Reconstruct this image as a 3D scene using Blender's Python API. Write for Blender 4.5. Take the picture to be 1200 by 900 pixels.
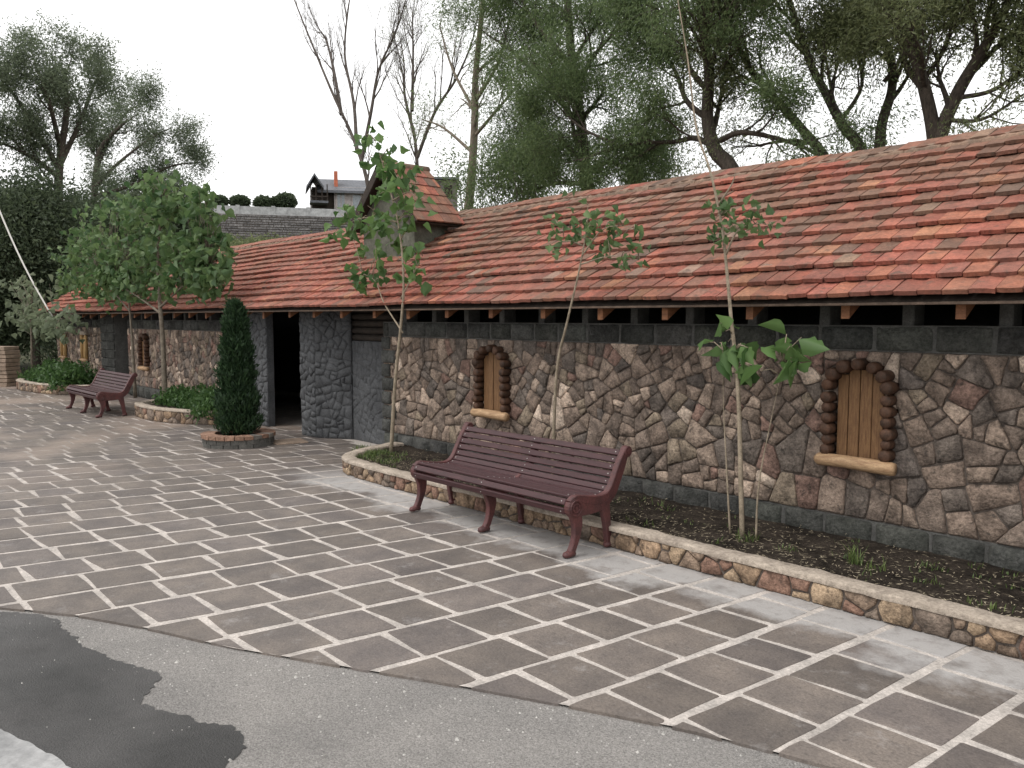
import bpy, math, random
import numpy as np
from mathutils import Vector, Matrix

scene = bpy.context.scene
for o in list(bpy.data.objects):
    bpy.data.objects.remove(o)
col = scene.collection
RAD = math.radians

# ------------------------------------------------------------------ camera
CAM_H, FPX = 1.85, 971.0                      # eye height, focal length for a 1200 px wide picture
YAW, PITCH = RAD(138.2317), RAD(4.5927)
cam_d = bpy.data.cameras.new('camera'); cam = bpy.data.objects.new('camera', cam_d); col.objects.link(cam)
cam_d.sensor_fit = 'HORIZONTAL'; cam_d.sensor_width = 36.0
cam_d.lens = FPX / 1200 * 36.0
cam_d.clip_start = 0.05; cam_d.clip_end = 3000
cam.location = (0, 0, CAM_H)
cam.rotation_euler = (RAD(90) - PITCH, 0, YAW - RAD(90))
scene.camera = cam

# ------------------------------------------------------------------ overcast sky, soft sun, exposure
SUN_EL, SUN_AZ = RAD(58), RAD(250)            # sun behind thin cloud, over the road
w = bpy.data.worlds.new('World'); scene.world = w; w.use_nodes = True
nt = w.node_tree; nt.nodes.clear()
sky = nt.nodes.new('ShaderNodeTexSky'); sky.sky_type = 'NISHITA'; sky.sun_disc = False
sky.sun_elevation = SUN_EL; sky.sun_rotation = RAD(90) - SUN_AZ
sky.air_density = 1.0; sky.dust_density = 4.0
hs = nt.nodes.new('ShaderNodeHueSaturation'); hs.inputs['Saturation'].default_value = 0.12
vm = nt.nodes.new('ShaderNodeMix'); vm.data_type = 'RGBA'; vm.inputs[0].default_value = 0.80
cl = nt.nodes.new('ShaderNodeTexNoise'); cl.inputs['Scale'].default_value = 1.6; cl.inputs['Detail'].default_value = 4
tcw = nt.nodes.new('ShaderNodeTexCoord')
rmp = nt.nodes.new('ShaderNodeMapRange'); rmp.inputs[1].default_value = .3; rmp.inputs[2].default_value = .7
rmp.inputs[3].default_value = 9.6; rmp.inputs[4].default_value = 11.0
cc = nt.nodes.new('ShaderNodeCombineColor')
bg = nt.nodes.new('ShaderNodeBackground'); bg.inputs['Strength'].default_value = 0.105
ow = nt.nodes.new('ShaderNodeOutputWorld')
nt.links.new(tcw.outputs['Generated'], cl.inputs['Vector'])
nt.links.new(cl.outputs['Fac'], rmp.inputs[0])
for k in range(3): nt.links.new(rmp.outputs[0], cc.inputs[k])
nt.links.new(sky.outputs[0], hs.inputs['Color'])
nt.links.new(hs.outputs[0], vm.inputs[6]); nt.links.new(cc.outputs[0], vm.inputs[7])
nt.links.new(vm.outputs[2], bg.inputs['Color']); nt.links.new(bg.outputs[0], ow.inputs[0])
sd = bpy.data.lights.new('sun', 'SUN'); sd.energy = 0.9; sd.angle = RAD(25); sd.color = (1.0, .96, .9)
so = bpy.data.objects.new('sun', sd); col.objects.link(so)
sdir = Vector((math.cos(SUN_EL) * math.cos(SUN_AZ), math.cos(SUN_EL) * math.sin(SUN_AZ), math.sin(SUN_EL)))
so.rotation_euler = sdir.to_track_quat('Z', 'Y').to_euler()
scene.view_settings.view_transform = 'Standard'; scene.view_settings.look = 'None'
scene.view_settings.exposure = 0.62; scene.view_settings.gamma = 1.0
scene.view_settings.use_curve_mapping = False
scene.render.resolution_x = 1024; scene.render.resolution_y = 768

# ------------------------------------------------------------------ placing helpers (photo pixel -> real point at a real depth)
_F0 = np.array([math.cos(YAW), math.sin(YAW), 0]); _R = np.array([math.sin(YAW), -math.cos(YAW), 0])
_F = _F0 * math.cos(PITCH) + np.array([0, 0, -math.sin(PITCH)])
_U = _F0 * math.sin(PITCH) + np.array([0, 0, math.cos(PITCH)])
EYE = np.array([0, 0, CAM_H])
def ray(x, y): return _F + _R * (x - 600) / FPX - _U * (y - 450) / FPX
def at_z(x, y, z=0.0):
    d = ray(x, y); return EYE + d * ((z - CAM_H) / d[2])
def at_y(x, y, Y):
    d = ray(x, y); return EYE + d * (Y / d[1])
def at_d(x, y, D):
    d = ray(x, y); return EYE + d * (D / math.hypot(d[0], d[1]))
def proj(p):
    d = np.asarray(p, float) - EYE; z = max(d @ _F, 1e-3)
    return 600 + FPX * (d @ _R) / z, 450 - FPX * (d @ _U) / z, d @ _F
def seen_area(pts):
    q = [proj(p) for p in pts]
    if min(t[2] for t in q) < .2: return 0
    a = 0
    for i in range(len(q)):
        a += q[i][0] * q[(i + 1) % len(q)][1] - q[(i + 1) % len(q)][0] * q[i][1]
    cx = sum(t[0] for t in q) / len(q); cy = sum(t[1] for t in q) / len(q)
    if not (-20 < cx < 1220 and -20 < cy < 920): return 0
    return abs(a) / 2

# ------------------------------------------------------------------ object helpers
def tag(o, label=None, cat=None, group=None, kind=None):
    if label: o['label'] = label
    if cat: o['category'] = cat
    if group: o['group'] = group
    if kind: o['kind'] = kind
    return o
def empty(name, loc, label=None, cat=None, group=None, rz=0):
    o = bpy.data.objects.new(name, None); col.objects.link(o); o.location = loc; o.rotation_euler = (0, 0, rz)
    o.empty_display_size = .1
    return tag(o, label, cat, group)
def link(name, me, mat, parent=None):
    o = bpy.data.objects.new(name, me); col.objects.link(o)
    if mat and not me.materials: me.materials.append(mat)
    if parent is not None:
        o.parent = parent
    return o
def mesh(name, V, F, tint=None, smooth=False):
    me = bpy.data.meshes.new(name); me.from_pydata([tuple(map(float, v)) for v in V], [], F)
    if tint is not None:
        a = me.color_attributes.new('tint', 'FLOAT_COLOR', 'POINT')
        if len(tint) != len(V): tint = [tint] * len(V)
        a.data.foreach_set('color', np.array([(t[0], t[1], t[2], 1) for t in tint], 'f').ravel())
    if smooth: me.polygons.foreach_set('use_smooth', [True] * len(me.polygons))
    me.update(); return me
def obj(name, V, F, mat, parent=None, tint=None, smooth=False):
    """world coordinates; under a parent at a location the vertices are shifted so they stay put"""
    if parent is not None:
        L = Vector((0, 0, 0)); p = parent
        while p is not None: L = L + p.location; p = p.parent
        V = [(v[0] - L.x, v[1] - L.y, v[2] - L.z) for v in V]
    return link(name, mesh(name, V, F, tint, smooth), mat, parent)
class MB:
    def __init__(s): s.V = []; s.F = []; s.T = []
    def add(s, V, F, t=None):
        n = len(s.V); s.V += [tuple(v) for v in V]; s.F += [tuple(i + n for i in f) for f in F]
        if t is not None: s.T += [t] * len(V)
    def box(s, a, b, t=None, M=None):
        x0, y0, z0 = a; x1, y1, z1 = b
        V = [(x0,y0,z0),(x1,y0,z0),(x1,y1,z0),(x0,y1,z0),(x0,y0,z1),(x1,y0,z1),(x1,y1,z1),(x0,y1,z1)]
        if M is not None: V = [tuple(M @ Vector(v)) for v in V]
        s.add(V, [(0,3,2,1),(4,5,6,7),(0,1,5,4),(1,2,6,5),(2,3,7,6),(3,0,4,7)], t)
    def bbox(s, a, b, bev=.006, t=None, M=None, jit=0, rng=random):
        """box with chamfered edges"""
        c = [(a[i] + b[i]) / 2 for i in range(3)]; h = [abs(b[i] - a[i]) / 2 for i in range(3)]
        bev = min(bev, min(h) * .6)
        V = []; idx = {}
        for sx in (-1, 1):
            for sy in (-1, 1):
                for sz in (-1, 1):
                    sg = (sx, sy, sz)
                    j = [rng.uniform(-jit, jit) for _ in range(3)]
                    for ax in range(3):
                        p = [c[i] + sg[i] * (h[i] - (bev if i != ax else 0)) + j[i] for i in range(3)]
                        idx[(sg, ax)] = len(V); V.append(tuple(p))
        F = []
        for ax in range(3):
            o1, o2 = [(1, 2), (2, 0), (0, 1)][ax]
            for sg in (-1, 1):
                q = []
                for s1, s2 in ((-1, -1), (1, -1), (1, 1), (-1, 1)):
                    k = [0, 0, 0]; k[ax] = sg; k[o1] = s1; k[o2] = s2; q.append(idx[(tuple(k), ax)])
                F.append(tuple(q if sg > 0 else q[::-1]))
            for s1 in (-1, 1):
                for s2 in (-1, 1):
                    k0 = [0, 0, 0]; k0[o1] = s1; k0[o2] = s2; k1 = list(k0); k0[ax] = -1; k1[ax] = 1
                    k0 = tuple(k0); k1 = tuple(k1)
                    q = [idx[(k0, o1)], idx[(k1, o1)], idx[(k1, o2)], idx[(k0, o2)]]
                    F.append(tuple(q if s1 * s2 < 0 else q[::-1]))
        for sx in (-1, 1):
            for sy in (-1, 1):
                for sz in (-1, 1):
                    sg = (sx, sy, sz); q = [idx[(sg, 0)], idx[(sg, 1)], idx[(sg, 2)]]
                    F.append(tuple(q if sx * sy * sz > 0 else q[::-1]))
        if M is not None: V = [tuple(M @ Vector(v)) for v in V]
        s.add(V, F, t)
    def tube(s, pts, rads, n=6, t=None, caps=True):
        pts = [Vector(p) for p in pts]; V = []; F = []
        if not hasattr(rads, '__len__'): rads = [rads] * len(pts)
        up = None
        for i, p in enumerate(pts):
            d = (pts[min(i + 1, len(pts) - 1)] - pts[max(i - 1, 0)])
            d = d.normalized() if d.length > 1e-9 else Vector((0, 0, 1))
            if up is None: up = d.orthogonal().normalized()
            up = (up - d * up.dot(d)); up = up.normalized() if up.length > 1e-6 else d.orthogonal().normalized()
            sd = d.cross(up)
            for k in range(n):
                a = 2 * math.pi * k / n
                V.append(tuple(p + (up * math.cos(a) + sd * math.sin(a)) * rads[i]))
        for i in range(len(pts) - 1):
            for k in range(n):
                k2 = (k + 1) % n
                F.append((i*n+k, i*n+k2, (i+1)*n+k2, (i+1)*n+k))
        if caps:
            F.append(tuple(range(n))[::-1]); F.append(tuple((len(pts)-1)*n + k for k in range(n)))
        s.add(V, F, t)
    def build(s, name, mat, parent=None, smooth=False):
        return obj(name, s.V, s.F, mat, parent, s.T if s.T else None, smooth)

def catmull(P, n=6):
    P = [np.array(p, float) for p in P]
    if len(P) < 3:
        return [P[0] + (P[1] - P[0]) * i / n for i in range(n + 1)]
    Q = [2 * P[0] - P[1]] + P + [2 * P[-1] - P[-2]]; out = []
    for i in range(1, len(Q) - 2):
        p0, p1, p2, p3 = Q[i-1:i+3]
        for k in range(n):
            t = k / n
            out.append(.5 * ((2*p1) + (-p0+p2)*t + (2*p0-5*p1+4*p2-p3)*t*t + (-p0+3*p1-3*p2+p3)*t**3))
    out.append(P[-1]); return out

# ------------------------------------------------------------------ materials
def mat(name, c1, c2=None, scale=8, rough=.8, bump=.3, bscale=None, bdist=.01, tint=False, spec=.3,
        spots=None, spot_scale=20, spot_amt=.5, stretch=None, lo=.35, hi=.65, fine=.35, fscale=None):
    m = bpy.data.materials.new(name); m.use_nodes = True; n = m.node_tree.nodes; l = m.node_tree.links
    b = n['Principled BSDF']; b.inputs['Roughness'].default_value = rough; b.inputs['Specular IOR Level'].default_value = spec
    g = n.new('ShaderNodeNewGeometry'); src = g.outputs['Position']
    if stretch:
        mp = n.new('ShaderNodeMapping'); mp.inputs['Scale'].default_value = stretch; l.new(src, mp.inputs['Vector']); src = mp.outputs[0]
    def noise(sc, det=5, ro=.6):
        t = n.new('ShaderNodeTexNoise'); t.inputs['Scale'].default_value = sc; t.inputs['Detail'].default_value = det
        t.inputs['Roughness'].default_value = ro; l.new(src, t.inputs['Vector']); return t.outputs['Fac']
    def rng(v, a, b_, c=0, d=1):
        r = n.new('ShaderNodeMapRange'); r.inputs[1].default_value = a; r.inputs[2].default_value = b_
        r.inputs[3].default_value = c; r.inputs[4].default_value = d; l.new(v, r.inputs[0]); return r.outputs[0]
    def mix(f, a, b_, mode='MIX'):
        x = n.new('ShaderNodeMix'); x.data_type = 'RGBA'; x.blend_type = mode
        if isinstance(f, float): x.inputs[0].default_value = f
        else: l.new(f, x.inputs[0])
        for i, v in ((6, a), (7, b_)):
            if isinstance(v, (tuple, list)): x.inputs[i].default_value = (*v[:3], 1)
            else: l.new(v, x.inputs[i])
        return x.outputs[2]
    m['h'] = 1
    c = mix(rng(noise(scale), lo, hi), c1, c2 or c1)
    if fine:
        fv = rng(noise(fscale or scale * 7, 7, .75), .32, .68, 1 - fine, 1 + fine)
        cb = n.new('ShaderNodeCombineColor')
        for k in range(3): l.new(fv, cb.inputs[k])
        c = mix(1.0, c, cb.outputs[0], 'MULTIPLY')
    if tint:
        a = n.new('ShaderNodeAttribute'); a.attribute_name = 'tint'
        c = mix(1.0, a.outputs['Color'], c, 'MULTIPLY')
    if spots is not None:
        f = rng(noise(spot_scale, 6, .7), .55, .68, 0, spot_amt)
        c = mix(f, c, spots)
    l.new(c, b.inputs['Base Color'])
    if bump:
        bp = n.new('ShaderNodeBump'); bp.inputs['Strength'].default_value = bump; bp.inputs['Distance'].default_value = bdist
        l.new(noise(bscale or scale * 3, 8, .65), bp.inputs['Height']); l.new(bp.outputs[0], b.inputs['Normal'])
    M_TOOLS[name] = (m, n, l, b, noise, rng, mix, src, g)
    return m
M_TOOLS = {}
def leafmat(name, c1, c2, trans=.35, rough=.5):
    m = bpy.data.materials.new(name); m.use_nodes = True; n = m.node_tree.nodes; l = m.node_tree.links
    b = n['Principled BSDF']; b.inputs['Roughness'].default_value = rough; b.inputs['Specular IOR Level'].default_value = .35
    a = n.new('ShaderNodeAttribute'); a.attribute_name = 'tint'
    x = n.new('ShaderNodeMix'); x.data_type = 'RGBA'; l.new(a.outputs['Fac'], x.inputs[0])
    x.inputs[6].default_value = (*c1, 1); x.inputs[7].default_value = (*c2, 1)
    l.new(x.outputs[2], b.inputs['Base Color'])
    t = n.new('ShaderNodeBsdfTranslucent'); l.new(x.outputs[2], t.inputs['Color'])
    mx = n.new('ShaderNodeMixShader'); mx.inputs[0].default_value = trans
    l.new(b.outputs[0], mx.inputs[1]); l.new(t.outputs[0], mx.inputs[2])
    l.new(mx.outputs[0], n['Material Output'].inputs['Surface'])
    return m

W1 = (1, 1, 1)
m_stone = mat('rubble_stone', (1.75, 1.68, 1.58), (.68, .65, .62), 7, .9, 1.0, 32, .03, True, .2, spots=(.035, .033, .03), spot_scale=17, spot_amt=.75, fine=.5, fscale=45)
m_mortar_dark = mat('wall_mortar', (.15, .122, .104), (.085, .070, .060), 14, .95, .6, 40, .02)
m_block = mat('dark_basalt_block', (.082, .082, .077), (.04, .041, .038), 6, .88, 1.0, 24, .04, True, .2, fine=.5, fscale=40, spots=(.11, .11, .095), spot_scale=9, spot_amt=.4)
m_block_mortar = mat('block_mortar', (.105, .103, .097), (.065, .064, .06), 10, .9, .5, 40, .01)
m_stucco = mat('grey_stucco', (.105, .108, .113), (.066, .068, .072), 3, .8, .8, 34, .015, False, .3, fscale=40)
m_paver = mat('basalt_paver', (1.15, 1.13, 1.1), (.76, .76, .78), 3.0, .58, .7, 60, .008, True, .35, fine=.3, fscale=75, spots=(.05, .045, .042), spot_scale=26, spot_amt=.45)
m_mortar = mat('paving_mortar', (.52, .47, .43), (.33, .30, .275), 6, .9, .7, 60, .01, fscale=50, spots=(.22, .195, .175), spot_scale=10, spot_amt=.4)
m_asphalt = mat('asphalt', (.285, .268, .252), (.215, .204, .194), 1.3, .95, 1.0, 110, .012, spots=(.06, .058, .056), spot_scale=95, spot_amt=.7, fine=.55, fscale=120, spec=.2)
m_wet = mat('wet_asphalt', (.026, .025, .024), (.072, .068, .066), 1.2, .5, 1.0, 110, .010, spots=(.016, .016, .016), spot_scale=95, spot_amt=.75, spec=.45, fine=.55, fscale=120)
m_water = mat('puddle_water', (.30, .295, .29), (.17, .168, .165), 2.5, .08, 0, spec=.5)  # milky grey base colour carries the bright sky reflection on the water
m_cap = mat('cement_cap', (.46, .39, .32), (.30, .25, .205), 6, .92, .9, 45, .02, spots=(.2, .17, .14), spot_scale=12, spot_amt=.45)
m_soil = mat('soil', (.075, .060, .048), (.026, .021, .017), 5, .97, 1.0, 45, .06, fine=.6, fscale=50, spec=.1)
m_tile = mat('clay_roof_tile', (1.08, 1.02, .98), (.70, .69, .70), 9, .85, .7, 60, .01, True, .2, spots=(.085, .068, .055), spot_scale=10, spot_amt=.75, fine=.3, fscale=45)
m_ridge = mat('ridge_tile_clay', (.26, .17, .12), (.13, .095, .072), 7, .85, .6, 40, .01)
m_darkwood = mat('dark_wood', (.05, .038, .03), (.028, .022, .018), 9, .8, .5, 40, .006)
m_fascia = mat('weathered_batten', (.15, .105, .078), (.085, .062, .048), 8, .85, .5, 40, .006)
m_rafter = mat('rafter_pine', (.29, .13, .062), (.17, .075, .04), 7, .7, .3, 40, .004, stretch=(1, 1, 4))
m_plank = mat('shutter_plank', (.21, .115, .052), (.12, .06, .028), 9, .6, .4, 30, .004, stretch=(9, 9, 1))
m_plank_pale = mat('pale_plank', (.46, .30, .13), (.32, .2, .09), 9, .6, .4, 30, .004, stretch=(9, 9, 1))
m_log = mat('window_log', (.10, .05, .03), (.04, .023, .015), 14, .65, .6, 45, .008)
m_sill = mat('sill_log', (.50, .335, .195), (.30, .18, .10), 9, .6, .5, 30, .008, stretch=(1, 5, 5))
m_iron = mat('red_painted_iron', (.105, .036, .034), (.06, .024, .024), 9, .55, .5, 60, .004, spec=.4, spots=(.04, .02, .02), spot_scale=30, spot_amt=.4)
m_slat = mat('plum_painted_slat', (.060, .025, .027), (.040, .018, .020), 6, .5, .25, 40, .003, spec=.32, stretch=(1, 8, 8), spots=(.12, .05, .05), spot_scale=8, spot_amt=.35)
m_bolt = mat('bolt_metal', (.42, .40, .38), None, 8, .4, 0)
m_bark = mat('willow_bark', (.105, .086, .068), (.05, .041, .034), 9, .95, 1.0, 18, .04, stretch=(3, 3, 1))
m_bark_pale = mat('pale_bark', (.20, .17, .13), (.11, .09, .07), 12, .9, .6, 30, .01)
m_bark_grey = mat('grey_bark', (.12, .10, .085), (.06, .05, .044), 10, .9, .7, 25, .02)
m_whip = mat('sapling_bark', (.33, .27, .20), (.19, .155, .11), 16, .8, .4, 50, .004)
m_interior = mat('shade_dark_interior', (.03, .029, .028), (.02, .02, .02), 4, .9, .2)  # near-black: the shade inside the building is put into the colour
m_brick = mat('ring_brick', (1.1, 1.1, 1.1), (.7, .7, .7), 12, .9, .7, 40, .012, True)
m_slab = mat('pale_slab', (.33, .25, .19), (.22, .165, .125), 7, .85, .5, 40, .01)
m_farwall = mat('far_retaining_stone', (.16, .155, .16), (.09, .088, .09), .6, .9, .8, 2.2, .3)
m_parapet = mat('parapet_concrete', (.42, .42, .42), (.32, .32, .32), .4, .9, .2)
m_slate = mat('slate_roof', (.13, .135, .15), (.1, .105, .115), .8, .6, .2)
m_house = mat('house_render', (.52, .47, .45), (.42, .385, .37), .6, .9, .1)
m_chim = mat('chimney_brick', (.5, .16, .09), (.4, .12, .07), 2, .85, .2)
m_glass = mat('house_glass', (.25, .28, .3), None, 1, .1, 0, spec=.6)
m_hill = mat('hill_ground', (.085, .085, .045), (.05, .055, .03), .25, .95, .8, 1.2, .5)
m_rope = mat('white_rope', (.62, .6, .56), None, 8, .7, 0)
m_straw = mat('dry_straw', (.42, .36, .26), (.2, .165, .11), 30, .9, 0)
m_litter = mat('pale_grit', (.5, .48, .45), (.3, .29, .27), 30, .9, 0)

lf_willow = leafmat('willow_leaf', (.088, .135, .056), (.20, .26, .115), .58)
lf_olive = leafmat('olive_leaf', (.105, .13, .058), (.24, .265, .13), .58)
lf_dark = leafmat('dark_tree_leaf', (.048, .068, .04), (.115, .15, .08), .45)
lf_grey = leafmat('greyish_tree_leaf', (.085, .11, .068), (.20, .24, .15), .55)
lf_young = leafmat('young_tree_leaf', (.055, .11, .04), (.17, .25, .10), .45)
lf_sap = leafmat('sapling_leaf', (.055, .115, .035), (.18, .30, .10), .45)
lf_thuja = leafmat('thuja_spray', (.012, .030, .013), (.04, .08, .03), .2, .6)
lf_herb = leafmat('herb_leaf', (.035, .08, .024), (.10, .18, .055), .35)
lf_grass = leafmat('grass_blade', (.05, .085, .025), (.17, .22, .07), .3)

# cement film and dust on the pavers: stains with their own outline
m, n, l, b, noise, rngf, mixf, src, g = M_TOOLS['basalt_paver']
sep = n.new('ShaderNodeSeparateXYZ'); l.new(g.outputs['Position'], sep.inputs[0])
def math_(op, a, b_=None):
    x = n.new('ShaderNodeMath'); x.operation = op
    for i, v in enumerate((a, b_)):
        if v is None: continue
        if isinstance(v, (int, float)): x.inputs[i].default_value = v
        else: l.new(v, x.inputs[i])
    return x.outputs[0]
base_c = b.inputs['Base Color'].links[0].from_socket
wob = math_('MULTIPLY', math_('SUBTRACT', noise(1.7, 5, .6), .5), 1.5)
edge = math_('ADD', sep.outputs['Y'], wob)
film = rngf(edge, 4.34, 4.58, 0, 1)
film = math_('MULTIPLY', film, rngf(noise(9, 6, .7), .25, .5, .35, 1))
film = math_('MULTIPLY', film, rngf(sep.outputs['X'], -9.2, -8.2, 0, 1))
c = mixf(math_('MULTIPLY', film, .80), base_c, (.40, .385, .375))
dust = rngf(noise(.33, 4, .55), .50, .62, 0, 1)
dust = math_('MULTIPLY', dust, rngf(sep.outputs['X'], -9.5, -13.5, 0, .75))
c = mixf(dust, c, (.30, .235, .195))
smear = math_('MULTIPLY', rngf(noise(3.6, 8, .78), .57, .72, 0, 1), .5)
c = mixf(smear, c, (.36, .34, .33))
l.new(c, b.inputs['Base Color'])
rr = rngf(noise(.8, 3), .35, .65, .42, .68); l.new(rr, b.inputs['Roughness'])
m, n, l, b, noise, rngf, mixf, src, g = M_TOOLS['wet_asphalt']
l.new(rngf(noise(1.6, 4), .35, .65, .38, .7), b.inputs['Roughness'])
m, n, l, b, noise, rngf, mixf, src, g = M_TOOLS['basalt_paver']
m, n, l, b, noise, rngf, mixf, src, g = M_TOOLS['paving_mortar']
base_c = b.inputs['Base Color'].links[0].from_socket
sep = n.new('ShaderNodeSeparateXYZ'); l.new(g.outputs['Position'], sep.inputs[0])
cov = rngf(noise(.5, 4, .6), .42, .6, 0, 1)
cov = math_('MULTIPLY', cov, rngf(sep.outputs['X'], -7.5, -13, 0, .8))
l.new(mixf(cov, base_c, (.17, .145, .125)), b.inputs['Base Color'])

m, n, l, b, noise, rngf, mixf, src, g = M_TOOLS['clay_roof_tile']
base_c = b.inputs['Base Color'].links[0].from_socket
grime = math_('MULTIPLY', rngf(noise(.9, 5, .65), .45, .66, 0, 1), .52)
c = mixf(grime, base_c, (.15, .098, .072))
lich = math_('MULTIPLY', rngf(noise(5.5, 6, .75), .62, .72, 0, 1), .55)
l.new(mixf(lich, c, (.30, .26, .21)), b.inputs['Base Color'])

# ------------------------------------------------------------------ irregular pieces
def clip(poly, nx, ny, c):
    out = []
    for i in range(len(poly)):
        p, q = poly[i], poly[(i + 1) % len(poly)]
        dp = nx * p[0] + ny * p[1] - c; dq = nx * q[0] + ny * q[1] - c
        if dp <= 0: out.append(p)
        if dp * dq < 0:
            t = dp / (dp - dq); out.append((p[0] + (q[0] - p[0]) * t, p[1] + (q[1] - p[1]) * t))
    return out
def area(p): return .5 * sum(p[i][0] * p[(i+1) % len(p)][1] - p[(i+1) % len(p)][0] * p[i][1] for i in range(len(p)))
def cells(u0, u1, v0, v1, rfun, rng, gap=.012, sq=1.0):
    """irregular stones: power cells of darts of varying radius, joints of width gap"""
    S = []; fails = 0
    while fails < 420:
        u = rng.uniform(u0, u1); v = rng.uniform(v0, v1); r = rfun(u, v)
        ok = True
        for (a, b_, c) in S:
            if abs(a - u) < .8 and math.hypot((a - u) * sq, b_ - v) < (r + c) * .86: ok = False; break
        if ok: S.append((u, v, r)); fails = 0
        else: fails += 1
    out = []
    for i, (u, v, r) in enumerate(S):
        p = [(u0, v0), (u1, v0), (u1, v1), (u0, v1)]
        p = clip(p, 1, 0, u1 - gap / 2); p = clip(p, -1, 0, -u0 - gap / 2); p = clip(p, 0, 1, v1 - gap / 2); p = clip(p, 0, -1, -v0 - gap / 2)
        for j, (a, b_, c) in enumerate(S):
            if i == j: continue
            dx, dy = a - u, b_ - v; d = math.hypot(dx, dy)
            if d > 1.0: continue
            t = (d * d + r * r - c * c) / (2 * d)
            nx, ny = dx / d, dy / d
            p = clip(p, nx, ny, nx * u + ny * v + t - gap / 2 * rng.uniform(.6, 1.4))
            if len(p) < 3: break
        if len(p) >= 3 and area(p) > .0006: out.append((p, r))
    return out
def split_cells(cs, rng, target, gap):
    """break big cells by skewed cuts so that stones are angular and meet in T-joints"""
    out = []; todo = [(p, r, target(p)) for p, r in cs]
    while todo:
        p, r, tg = todo.pop(); A = area(p)
        if A < tg: out.append((p, r)); continue
        cx = sum(a[0] for a in p) / len(p); cy = sum(a[1] for a in p) / len(p)
        sxx = sum((a[0]-cx)**2 for a in p); syy = sum((a[1]-cy)**2 for a in p); sxy = sum((a[0]-cx)*(a[1]-cy) for a in p)
        best = None
        for _ in range(7):
            th = .5 * math.atan2(2 * sxy, sxx - syy) + rng.gauss(0, .3); nx, ny = math.cos(th), math.sin(th)
            c_ = nx * cx + ny * cy + rng.gauss(0, .13) * math.sqrt(A)
            a = clip(p, nx, ny, c_ - gap / 2); b_ = clip(p, -nx, -ny, -c_ - gap / 2)
            if len(a) < 3 or len(b_) < 3 or area(a) < .0018 or area(b_) < .0018: continue
            cm = min(4 * math.pi * area(q) / sum(math.dist(q[k], q[k-1]) for k in range(len(q))) ** 2 - (.12 if len(q) == 3 else 0) for q in (a, b_))
            if best is None or cm > best[0]: best = (cm, a, b_)
        if best is None or best[0] < .52: out.append((p, r)); continue
        _, a, b_ = best
        for q in (a, b_): todo.append((q, r, target(q)))
    return out
def soften(p, rng, jit=.006, cut=.0):
    """angular outline: short edges merged, corners kept or slightly cut, each edge broken once"""
    q = []; L = len(p)
    for i in range(L):
        if math.dist(p[i], p[(i+1) % L]) > .022: q.append(p[i])
    if len(q) < 3: q = p
    p = q; q = []; L = len(p)
    j = lambda: rng.uniform(-jit, jit)
    for i in range(L):
        a, b_, c = p[i-1], p[i], p[(i+1) % L]
        if cut:
            k1 = cut / max(math.dist(a, b_), .02); k2 = cut / max(math.dist(c, b_), .02); k1 = min(k1, .3); k2 = min(k2, .3)
            q.append((b_[0] + (a[0]-b_[0]) * k1 + j() * .4, b_[1] + (a[1]-b_[1]) * k1 + j() * .4))
            q.append((b_[0] + (c[0]-b_[0]) * k2 + j() * .4, b_[1] + (c[1]-b_[1]) * k2 + j() * .4))
        else:
            q.append((b_[0] + j() * .5, b_[1] + j() * .5))
        t = rng.uniform(.35, .65)
        if math.dist(b_, c) > .05: q.append((b_[0] + (c[0]-b_[0]) * t + j(), b_[1] + (c[1]-b_[1]) * t + j()))
    return q
def piece(p, fr, rng, back=-.03, rim=.0, top=.02, inset=.12, rough=.006, centre=None):
    """one stone: outline p in (u, v), fr(u, v, n) -> world"""
    n = len(p); cx = sum(a[0] for a in p) / n; cy = sum(a[1] for a in p) / n
    V = [fr(a[0], a[1], back) for a in p]
    V += [fr(a[0] + (cx - a[0]) * .02, a[1] + (cy - a[1]) * .02, rim + rng.uniform(-rough, rough) * .6) for a in p]
    V += [fr(a[0] + (cx - a[0]) * inset, a[1] + (cy - a[1]) * inset, top + rng.uniform(-rough, rough)) for a in p]
    V.append(fr(cx + rng.uniform(-.1, .1) * (p[0][0] - cx), cy, (top if centre is None else centre) + rng.uniform(-rough, rough)))
    F = []
    for k in range(n):
        k2 = (k + 1) % n
        F += [(k, k2, n + k2, n + k), (n + k, n + k2, 2*n + k2, 2*n + k), (2*n + k, 2*n + k2, 3*n)]
    return V, F
def emit(name, plist, matl, parent, limit, rest_name, smooth=True):
    """plist: (V, F, tint, outline): the `limit` that show largest become parts, the others one joined part"""
    plist = sorted(plist, key=lambda t: -seen_area(t[3]))
    for V, F, t, _ in plist[:limit]: obj(name, V, F, matl, parent, t, smooth)
    if plist[limit:]:
        mb = MB()
        for V, F, t, _ in plist[limit:]: mb.add(V, F, t)
        tag(mb.build(rest_name, matl, parent, smooth), kind='stuff')

# ------------------------------------------------------------------ ground, road, pavement
def hill_h(x, y):
    s = -.892 * x + .451 * y
    t = min(max((s - 31) / 52, 0), 1); t = t * t * (3 - 2 * t)
    return 8.3 * t
V = []; F = []
gx = [-600, -350, -220, -160] + [-130 + 4 * i for i in range(36)] + [30, 60, 150, 500]
gy = [-500, -150, -60] + [-30 + 4 * i for i in range(42)] + [160, 250, 450, 800]
rg = random.Random(5)
for y in gy:
    for x in gx:
        hh = hill_h(x, y); V.append((x, y, -.06 + hh + (rg.uniform(-.35, .35) if hh > .8 else 0)))
for j in range(len(gy) - 1):
    for i in range(len(gx) - 1):
        a = j * len(gx) + i; F.append((a, a + 1, a + 1 + len(gx), a + len(gx)))
tag(obj('ground', V, F, m_hill, smooth=True), kind='structure')

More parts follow.
